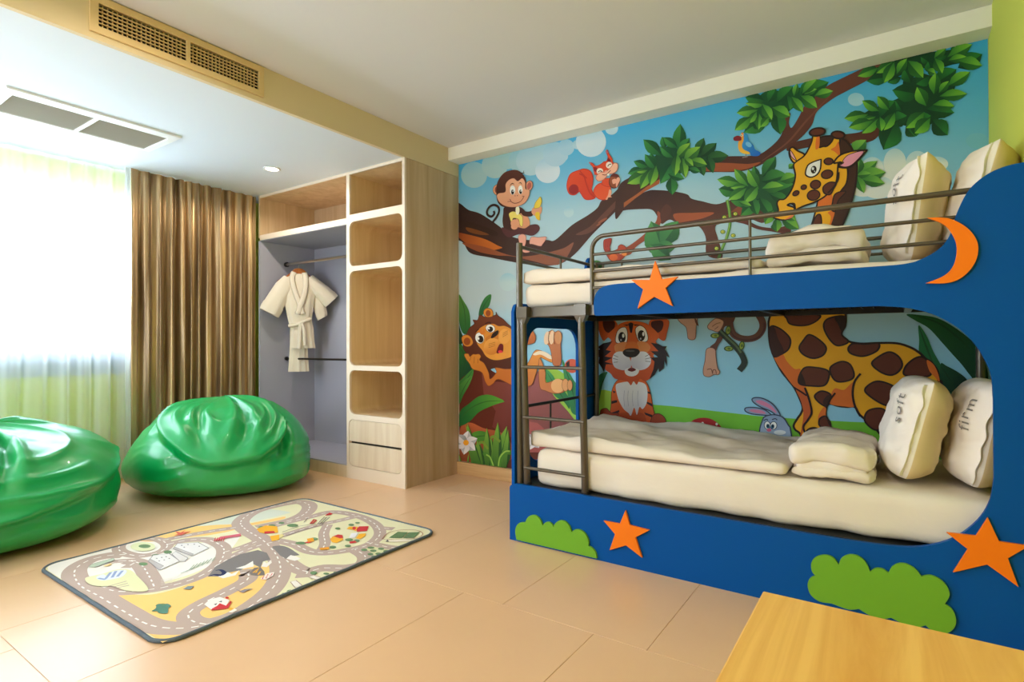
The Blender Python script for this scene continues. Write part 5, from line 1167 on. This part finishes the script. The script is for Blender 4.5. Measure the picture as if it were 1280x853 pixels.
# neck, mane and head
a.at(*Lc)
a.fill([(340, 190), (345, 125), (420, 110), (500, 130), (555, 185), (590, 280), (592, 370), (575, 480), (540, 600), (490, 720), (430, 850), (360, 1000), (300, 1000), (390, 760), (440, 600), (480, 480), (520, 400), (510, 250), (400, 210)], (64, 34, 24), line=.010, lc=GK)
a.fill([(335, 545), (310, 640), (285, 720), (240, 820), (200, 920), (330, 920), (375, 800), (425, 680), (450, 600), (480, 490), (525, 420), (528, 320), (470, 300), (380, 420)], GY, line=.009, lc=GK)
a.fill([(345, 530), (420, 490), (425, 570), (340, 600)], GO).fill([(445, 610), (400, 620), (420, 660), (380, 800), (425, 690)], GO)
for pts in ([(325, 640), (350, 635), (358, 690), (340, 745), (285, 745), (300, 690)], [(430, 560), (450, 495), (520, 480), (470, 540), (450, 610), (425, 600)], [(300, 800), (340, 760), (390, 755), (370, 820), (300, 850)]): a.fill(pts, GB, line=.007, lc=GK)
a.fill([(180, 290), (150, 255), (143, 210), (165, 185), (200, 210), (243, 232), (230, 262)], GY, line=.009, lc=GK).fill([(190, 275), (155, 245), (150, 205), (175, 240)], (232, 168, 178), line=.004)
a.fill([(240, 245), (270, 200), (292, 150), (305, 105), (345, 112), (340, 150), (342, 185), (370, 180), (395, 178), (425, 150), (448, 110), (480, 130), (470, 200), (485, 240), (470, 290), (455, 420), (415, 475), (370, 520), (300, 555), (250, 572), (205, 592), (185, 600), (175, 560), (130, 570), (180, 590), (175, 625), (150, 655), (105, 670), (55, 660), (35, 645), (70, 610), (62, 560), (78, 535), (112, 530), (145, 492), (172, 435), (184, 370), (172, 310), (185, 285)], GY, line=.009, lc=GK, n=5)
a.fill([(420, 200), (445, 215), (480, 240), (470, 150), (450, 180)], GO).fill([(325, 110), (345, 112), (342, 185), (318, 195)], GO)
a.ell(330, 84, 52, 26, GB, -8, line=.010, lc=GK).ell(468, 104, 44, 24, GB, 6, line=.010, lc=GK)
a.fill([(440, 290), (480, 240), (560, 212), (662, 205), (662, 205), (625, 245), (575, 300), (525, 322), (470, 315), (495, 300), (485, 285)], GY, line=.010, lc=GK).fill([(480, 308), (505, 290), (500, 275), (540, 235), (640, 212), (575, 290), (525, 316)], (232, 150, 172), line=.004)
a.fill([(252, 365), (265, 310), (300, 285), (355, 266), (355, 266), (350, 330), (325, 370), (285, 385)], (236, 232, 226), line=.008, lc=GK).ell(306, 335, 19, 26, GK, 10).ell(301, 328, 8, 10, (220, 220, 215)).ell(312, 346, 4, 5, (200, 200, 200))
for x, y, rx, ry, r in ((405, 280, 30, 22, 0), (395, 366, 38, 28, -15), (318, 434, 34, 28, -15), (305, 505, 42, 34, -15), (240, 452, 18, 15, -20), (188, 492, 22, 15, -30)): a.ell(x, y, rx, ry, GB, r, line=.007, lc=GK)
a.fill([(455, 425), (410, 420), (370, 450), (375, 490), (415, 500), (440, 460)], GB, line=.007, lc=GK)
a.stroke([(472, 352), (468, 400), (440, 450), (400, 490)], .009, GK).stroke([(128, 575), (150, 560), (175, 575), (178, 605)], .008, GK).stroke([(40, 640), (100, 640), (160, 625), (180, 600)], .007, GK).fill([(110, 668), (150, 645), (182, 622), (160, 655)], (222, 120, 80))
a.obj('printed_giraffe', M['mural'], mural)
# ---------------------------------------------------------------- play rug
rug = thing('play_rug', 'children\'s play rug printed with a road map on the floor before the bean bags', 'rug', (-2.85, 1.70, 0))
RX0, RX1, RY0, RY1, RT = -3.487, -2.208, .960, 2.452, .011
OL = rrect(RX0, RX1, RY0, RY1, .085, 8)
M['rug_back'] = mat('rug_backing', (200, 196, 188), 0.95)
M['rug'] = print_mat('rug_print', 0.95, 0.35, 420)
fan_plate([OL], lambda u, v, t: (u, v, .0015 + t * (RT - .0015)), 1.0, 'rug_pile', M['rug_back'], rug)
def dense(L, step=.03):
    out = []
    for (a, b), (c, d) in zip(L, L[1:] + L[:1]):
        q = max(1, int(math.hypot(c - a, d - b) / step)); out += [(a + (c - a) * i / q, b + (d - b) * i / q) for i in range(q)]
    return out
def wav(i): return .0022 * noise.noise((i * .35, 0, 1.7))
pts = [(u, v, .0085 + wav(k)) for k, (u, v) in enumerate(dense(OL))]
vv, ff = tubev(pts + pts[:1], .0082, 8); mk('rug_binding', vv, ff[:-2], M['rug_edge'], rug, True)
def rpx(x, y):
    p = on_plane('z', RT, x, y); return (p.x, p.y)
RN = [130]
def rart(l0):
    if l0 >= 130: RN[0] += 7; l0 = RN[0]
    a = Art(rpx, lambda u, v, h: (u, v, RT + .0004 + h), l0, .000006); a.clip = (RX0 + .008, RX1 - .008, RY0 + .008, RY1 - .008); return a
R0 = (30, 600, 2.37); R1 = (40, 680, 6.095); R2 = (160, 640, 6.4); R3 = (260, 610, 7.756); R4 = (380, 620, 7.111); R5 = (220, 690, 6.4)
WH, YE, DE, SE, ROAD, GRN, GRY = (240, 234, 228), (232, 226, 188), (250, 204, 126), (216, 220, 206), (190, 168, 158), (112, 142, 104), (132, 126, 126)
a = rart(0)
a.clip = None; a.at(*R0); a.raw(rrect(RX0 + .004, RX1 - .004, RY0 + .004, RY1 - .004, .083, 8), YE); a.clip = (RX0 + .012, RX1 - .012, RY0 + .012, RY1 - .012)
a.fill([(70, 265), (130, 235), (300, 185), (380, 168), (430, 165), (440, 200), (560, 180), (640, 160), (600, 220), (520, 270), (380, 310), (230, 320), (150, 312)], WH)
a.fill([(275, 345), (380, 340), (460, 320), (550, 285), (640, 262), (735, 245), (765, 240), (750, 300), (700, 360), (620, 410), (520, 440), (400, 450), (320, 400)], DE)
a.fill([(240, 362), (300, 392), (380, 440), (480, 455), (560, 448), (450, 484), (420, 490), (395, 488), (320, 450)], DE)
a.at(*R2).fill([(60, 225), (300, 165), (480, 122), (700, 104), (875, 92), (870, 140), (640, 190), (380, 215), (200, 240)], DE).fill([(500, 108), (640, 60), (780, 24), (920, 6), (880, 90), (700, 106), (560, 116)], SE)
a.fill([(960, 85), (1100, 60), (1260, 20), (1280, 0), (1000, -30), (930, 30)], SE).fill([(960, 98), (1100, 70), (1250, 40), (1240, 60), (1100, 90), (980, 110)], DE)
a.at(*R5).fill([(230, 672), (420, 610), (560, 545), (720, 440), (860, 370), (1000, 340), (1270, 200), (1270, 225), (560, 570), (290, 690)], (204, 212, 188))
a.at(*R4).fill([(470, 480), (560, 440), (800, 460), (880, 470), (600, 620), (520, 640)], (220, 220, 176))
a.obj('printed_fields', M['rug'], rug)
# roads
a = rart(40); a.at(*R0)
roads = [([(300, 222), (250, 225), (190, 240), (150, 270), (165, 312), (225, 347), (300, 393), (370, 430), (450, 441), (530, 432), (620, 405), (700, 355), (745, 310), (760, 262), (742, 215), (702, 175), (660, 150), (642, 125), (680, 96), (750, 76), (815, 66), (845, 76), (836, 98), (790, 120), (690, 142)], .10),
         ([(425, 195), (400, 178), (345, 176), (290, 190), (285, 212), (340, 226), (400, 215)], .062, True), ([(410, 180), (480, 166), (560, 152), (640, 140)], .062),
         ([(425, 192), (480, 180), (540, 178), (585, 196), (592, 220), (575, 250), (530, 282), (460, 308), (380, 325), (290, 332), (235, 322)], .075), ([(310, 240), (345, 250), (370, 285), (388, 322)], .085),
         ([(592, 215), (640, 202), (690, 183)], .055), ([(570, 255), (640, 216), (700, 194), (745, 184)], .06), ([(690, 152), (760, 132), (850, 110), (910, 96), (980, 105), (1035, 128), (1055, 158), (1030, 188), (980, 205), (900, 217), (845, 212), (800, 192), (745, 180)], .07),
         ([(760, 168), (850, 140), (930, 122), (990, 108)], .06), ([(900, 134), (888, 160), (892, 188), (880, 212)], .06), ([(975, 204), (1010, 226), (1002, 250), (950, 262), (885, 262), (835, 272), (790, 250), (752, 212)], .085), ([(1015, 186), (1080, 200), (1125, 204)], .06),
         ([(640, 278), (662, 276), (660, 298), (600, 332), (530, 366), (488, 396), (500, 420), (560, 432)], .085), ([(1040, 142), (1095, 146)], .055), ([(840, 272), (832, 290)], .09), ([(240, 245), (330, 240), (300, 262)], .05)]
for r in roads: a.stroke(r[0], r[1], ROAD, closed=len(r) > 2)
def dashes(pts, closed=False, L=.026, gap=.022, w=.006):
    P_ = catmull(a.P(pts), closed, 14); acc = 0; seg = []; on = True
    for p, q in zip(P_, P_[1:]):
        d = math.hypot(q[0] - p[0], q[1] - p[1])
        if on: seg.append(p)
        acc += d
        if acc > (L if on else gap):
            if on and len(seg) > 1: segs.append(seg + [q])
            seg = []; on = not on; acc = 0
segs = []
for r in roads: dashes(r[0], len(r) > 2)
h = a.n + 2
for sg in segs: a.n = h; a.rstroke([sg[0], sg[-1]], .0065, (244, 240, 236))
a.obj('printed_roads', M['rug'], rug)
a = rart(90)
RED, YEL, INK, DK = (206, 58, 62), (244, 178, 52), (120, 114, 116), (44, 52, 92)
# mountains
a.at(*R2).fill([(640, 520), (700, 440), (800, 385), (900, 340), (1040, 308), (1110, 330), (1140, 385), (1080, 400), (1060, 450), (1000, 420), (900, 470), (800, 490), (720, 520)], GRY, smooth=False)
a.fill([(720, 520), (760, 505), (800, 485), (830, 500), (890, 470), (860, 510), (760, 535)], WH, smooth=False).fill([(860, 455), (940, 430), (1000, 395), (1005, 440), (920, 458)], WH, smooth=False).fill([(1065, 440), (1090, 400), (1110, 415), (1145, 388), (1150, 410), (1110, 445)], WH, smooth=False)
a.fill([(970, 490), (1010, 450), (1060, 445), (1090, 480), (1095, 510), (1030, 515), (985, 510)], (126, 116, 112), smooth=False).stroke([(1000, 490), (1050, 450), (1020, 490), (1060, 480), (1040, 505)], .008, YEL, smooth=False)
a.stroke([(640, 520), (690, 505), (740, 510), (770, 490), (740, 468), (700, 472)], .020, DK, taper=True)
a.fill([(1155, 280), (1240, 275), (1320, 310), (1340, 350), (1290, 360), (1230, 345), (1180, 310)], GRY)
a.at(*R3).fill([(620, 575), (680, 565), (760, 585), (840, 620), (890, 655), (840, 662), (800, 655), (760, 695), (700, 660)], GRY, smooth=False).fill([(760, 690), (800, 655), (850, 665), (900, 690), (840, 712)], WH, smooth=False)
a.obj('printed_mountains', M['rug'], rug)
def tree(crop, *q):
    for x, y, rx, ry in q: rart(130).at(*crop).ell(x, y, rx, ry, GRN, n=12).obj('printed_tree', M['rug'], rug)
tree(R2, (135, 283, 50, 18), (225, 355, 36, 14), (318, 325, 34, 14), (122, 420, 36, 13), (280, 755, 60, 18), (1068, 125, 26, 9), (1155, 112, 26, 9), (1228, 92, 24, 9), (1145, 735, 26, 12), (1210, 698, 26, 13), (1255, 665, 24, 12))
tree(R3, (900, 540, 54, 14), (1030, 498, 36, 12), (1210, 580, 34, 14), (820, 368, 56, 16), (525, 385, 28, 9), (620, 368, 34, 10), (712, 345, 28, 9))
tree(R4, (535, 485, 28, 12), (595, 465, 32, 10), (615, 493, 30, 11), (685, 475, 28, 10), (590, 523, 26, 11), (662, 520, 28, 11), (735, 497, 32, 11), (805, 484, 18, 6), (625, 546, 28, 10), (715, 540, 30, 14), (622, 578, 30, 12), (290, 687, 30, 10), (380, 675, 24, 9), (200, 698, 24, 9), (90, 688, 28, 12), (255, 460, 30, 12), (400, 395, 36, 12), (420, 262, 26, 10), (475, 245, 22, 7), (300, 295, 24, 10), (390, 450, 28, 10), (470, 405, 26, 12), (90, 388, 34, 12))
tree(R5, (765, 412, 28, 12), (823, 376, 30, 14), (868, 348, 28, 14), (915, 324, 30, 14), (1100, 175, 28, 14), (1200, 180, 22, 8))
a = rart(130); a.at(*R1); a.fill([(910, 520), (940, 500), (960, 465), (1000, 475), (1030, 462), (1058, 480), (1040, 495), (1030, 535), (970, 535), (950, 520)], (92, 138, 122))
a.obj('printed_cactus', M['rug'], rug)
a = rart(150); a.at(*R3)
a.fill([(470, 405), (560, 370), (670, 380), (680, 440), (560, 450), (500, 440)], YEL, smooth=False).fill([(545, 430), (640, 424), (650, 444), (550, 450)], RED, smooth=False).fill([(600, 475), (690, 460), (690, 510), (620, 524)], YEL, smooth=False).fill([(690, 460), (720, 455), (740, 470), (690, 500)], (232, 214, 150), smooth=False)
a.obj('printed_village', M['rug'], rug)
a = rart(150); a.at(*R3)
a.fill([(960, 500), (1020, 490), (1030, 525), (970, 535)], YEL, smooth=False).fill([(930, 540), (970, 525), (1010, 530), (980, 542)], RED, smooth=False).fill([(1080, 590), (1170, 585), (1170, 605), (1090, 610)], YEL, smooth=False)
a.obj('printed_village', M['rug'], rug)
a = rart(150); a.at(*R3)
a.stroke([(990, 355), (1030, 310), (1050, 320), (1010, 355)], .010, RED, smooth=False).fill([(1130, 275), (1180, 245), (1210, 258), (1190, 268)], RED, smooth=False)
a.obj('printed_village', M['rug'], rug)
a = rart(156); a.at(*R3)
for q in ([(1060, 355), (1130, 285)], [(1080, 360), (1150, 290)], [(1100, 360), (1180, 290)], [(930, 340), (970, 295)], [(720, 435), (880, 380), (1040, 350)], [(760, 470), (900, 420), (1060, 375)]): a.stroke(q, .005, INK, smooth=False)
a.obj('printed_village_detail', M['rug'], rug)
a = rart(150); a.at(*R4)
a.fill([(465, 300), (490, 278), (575, 276), (560, 318), (470, 325)], RED, smooth=False).fill([(380, 300), (400, 280), (480, 280), (460, 320), (430, 305)], YEL, smooth=False).ell(446, 294, 16, 14, RED).fill([(460, 385), (490, 345), (550, 338), (545, 362), (500, 390)], YEL, smooth=False).fill([(400, 380), (420, 340), (480, 335), (450, 380)], (236, 232, 238), smooth=False)
a.obj('printed_farm', M['rug'], rug)
a = rart(150); a.at(*R4)
a.fill([(230, 390), (260, 365), (330, 365), (350, 395), (290, 425), (250, 420)], YEL, smooth=False).fill([(240, 375), (300, 350), (340, 355), (350, 380), (320, 385), (270, 368)], RED, smooth=False).fill([(400, 415), (450, 405), (470, 420), (410, 430)], RED, smooth=False).fill([(140, 470), (220, 460), (225, 480), (150, 488)], (240, 160, 50), smooth=False).fill([(25, 395), (70, 382), (90, 400), (40, 418)], (240, 160, 50), smooth=False)
a.obj('printed_farm', M['rug'], rug)
a = rart(150); a.at(*R4)
a.fill([(755, 378), (835, 326), (925, 330), (870, 380)], (104, 132, 92), smooth=False).fill([(880, 380), (930, 332), (1030, 328), (975, 380)], (104, 132, 92), smooth=False).stroke([(700, 380), (760, 330), (880, 308), (1000, 312), (1055, 340), (1030, 370), (950, 390), (780, 395), (705, 390)], .005, (170, 120, 96), closed=True)
a.obj('printed_farm', M['rug'], rug)
a = rart(150); a.at(*R4)
a.fill([(740, 400), (860, 396), (950, 398), (940, 412), (760, 418)], (240, 228, 210), smooth=False).fill([(730, 405), (745, 395), (755, 414), (728, 414)], INK, smooth=False)
a.obj('printed_farm', M['rug'], rug)
BW, BL = (232, 228, 228), (150, 144, 146)
a = rart(176); a.at(*R2)
for pts in ([(162, 400), (200, 355), (330, 340), (415, 400), (260, 470)], [(360, 300), (395, 260), (560, 250), (645, 295), (520, 355)]): a.fill(pts, BW, smooth=False, line=.0045, lc=BL)
a.obj('printed_airport_detail', M['rug'], rug)
a = rart(170); a.at(*R2)
a.fill([(160, 400), (178, 385), (285, 440), (250, 472)], (192, 184, 184), smooth=False, line=.003, lc=BL)
a.obj('printed_wall', M['rug'], rug)
a = rart(150); a.at(*R2)
a.fill([(358, 300), (374, 288), (525, 345), (512, 360)], (192, 184, 184), smooth=False, line=.003, lc=BL).fill([(350, 345), (380, 322), (480, 375), (455, 405), (410, 400)], (226, 220, 220), smooth=False, line=.004, lc=BL)
a.obj('printed_airport', M['rug'], rug)
a = rart(176); a.at(*R2)
for x, y in ((230, 380), (270, 372), (305, 366), (250, 400), (290, 392), (330, 380), (430, 275), (480, 268), (530, 266), (570, 282), (450, 290)): a.ell(x, y, 7, 4, BL, n=8)
a.obj('printed_airport_detail', M['rug'], rug)
a = rart(176); a.at(*R2)
for i in range(5): a.stroke([(265, 548 + i * 12), (355, 538 + i * 12)], .004, (224, 214, 206), smooth=False)
a.obj('printed_airport_detail', M['rug'], rug)
a = rart(176); a.at(*R2)
for i in range(7): a.stroke([(420 + i * 42, 500 - i * 16), (490 + i * 34, 470 - i * 16), (530 + i * 28, 430 - i * 10)], .004, (150, 168, 140), smooth=False)
a.obj('printed_airport_detail', M['rug'], rug)
a = rart(170); a.at(*R2)
a.fill([(680, 240), (740, 205), (900, 180), (905, 200), (800, 215)], (216, 110, 126), smooth=False).fill([(365, 195), (400, 185), (376, 160), (420, 172), (460, 152), (440, 170), (505, 160), (450, 182), (430, 192)], (222, 110, 90), smooth=False)
a.obj('printed_airport', M['rug'], rug)
a = rart(176); a.at(*R2)
for i in range(5): a.stroke([(690 + i * 18, 242), (700 + i * 18, 212)], .004, RED, smooth=False)
a.obj('printed_airport_detail', M['rug'], rug)
a = rart(170); a.at(*R2)
a.fill([(440, 625), (480, 602), (530, 600), (500, 628)], (128, 146, 150), smooth=False).fill([(860, 625), (900, 640), (930, 628), (1000, 620), (950, 640), (920, 655), (890, 645)], (150, 138, 140), smooth=False)
a.obj('printed_airport', M['rug'], rug)
a = rart(170); a.at(*R2)
a.fill([(1058, 545), (1110, 500), (1170, 490), (1160, 520), (1100, 552)], (244, 226, 218), smooth=False).stroke([(1075, 545), (1090, 515), (1105, 540), (1120, 505), (1135, 530), (1155, 500)], .005, RED, smooth=False)
a.obj('printed_airport', M['rug'], rug)
a = rart(170); a.at(*R5)
a.fill([(225, 430), (270, 390), (350, 370), (430, 395), (400, 440), (280, 470)], (244, 236, 230), smooth=False).fill([(330, 440), (350, 420), (400, 440), (440, 400), (445, 410), (415, 460), (280, 478), (290, 462)], RED, smooth=False).ell(408, 376, 14, 8, RED).fill([(300, 430), (330, 418), (320, 436)], INK, smooth=False).fill([(340, 408), (368, 398), (366, 414)], INK, smooth=False).fill([(420, 490), (470, 462), (490, 475), (450, 496)], (246, 238, 226), smooth=False).fill([(415, 462), (440, 455), (460, 464), (430, 475)], YEL, smooth=False)
a.obj('printed_circus', M['rug'], rug)
a = rart(170); a.at(*R5)
a.fill([(915, 248), (960, 236), (1020, 280), (1040, 300), (1000, 315), (940, 280)], (238, 230, 224), smooth=False, line=.004, lc=(180, 150, 140)).fill([(1060, 210), (1100, 195), (1190, 225), (1180, 240), (1120, 230)], (238, 230, 224), smooth=False, line=.004, lc=(180, 150, 140))
a.obj('printed_circus', M['rug'], rug)
a = rart(170); a.at(*R1)
a.fill([(405, 270), (470, 250), (540, 235), (640, 205), (740, 205), (800, 250), (885, 360), (720, 365), (620, 330), (500, 330), (430, 310)], (226, 224, 180))
a.obj('printed_balloon', M['rug'], rug)
a = rart(170); a.at(*R1)
a.fill([(490, 262), (540, 240), (570, 250), (620, 215), (720, 210), (680, 260), (560, 285), (510, 282)], (222, 226, 236))
a.obj('printed_balloon', M['rug'], rug)
a = rart(176); a.at(*R1)
for q in ([(505, 270), (560, 280)], [(560, 275), (600, 225)], [(610, 265), (640, 215)], [(650, 258), (690, 212)]): a.stroke(q, .012, (150, 166, 204), smooth=False)
a.obj('printed_balloon_detail', M['rug'], rug)
a = rart(176); a.at(*R1)
for i in range(3): a.stroke([(580 + i * 25, 332 + i * 8), (720 + i * 10, 292 + i * 16)], .007, ROAD, smooth=False)
a.obj('printed_balloon_detail', M['rug'], rug)
a = rart(170); a.at(*R1)
a.fill([(430, 180), (460, 160), (620, 115), (630, 130), (480, 185)], (190, 202, 184), smooth=False, line=.004, lc=(140, 144, 140)).fill([(540, 175), (600, 155), (610, 165), (560, 180)], (240, 206, 140), smooth=False)
a.obj('printed_balloon', M['rug'], rug)
a = rart(170); a.at(*R1)
a.ell(845, 28, 95, 34, (228, 230, 190)).ell(858, 25, 46, 14, GRN)
a.obj('printed_balloon', M['rug'], rug)

for o in rug.children:
    if o.name.startswith(('printed_airport', 'printed_farm', 'printed_village', 'printed_circus', 'printed_balloon')): o['kind'] = 'stuff'
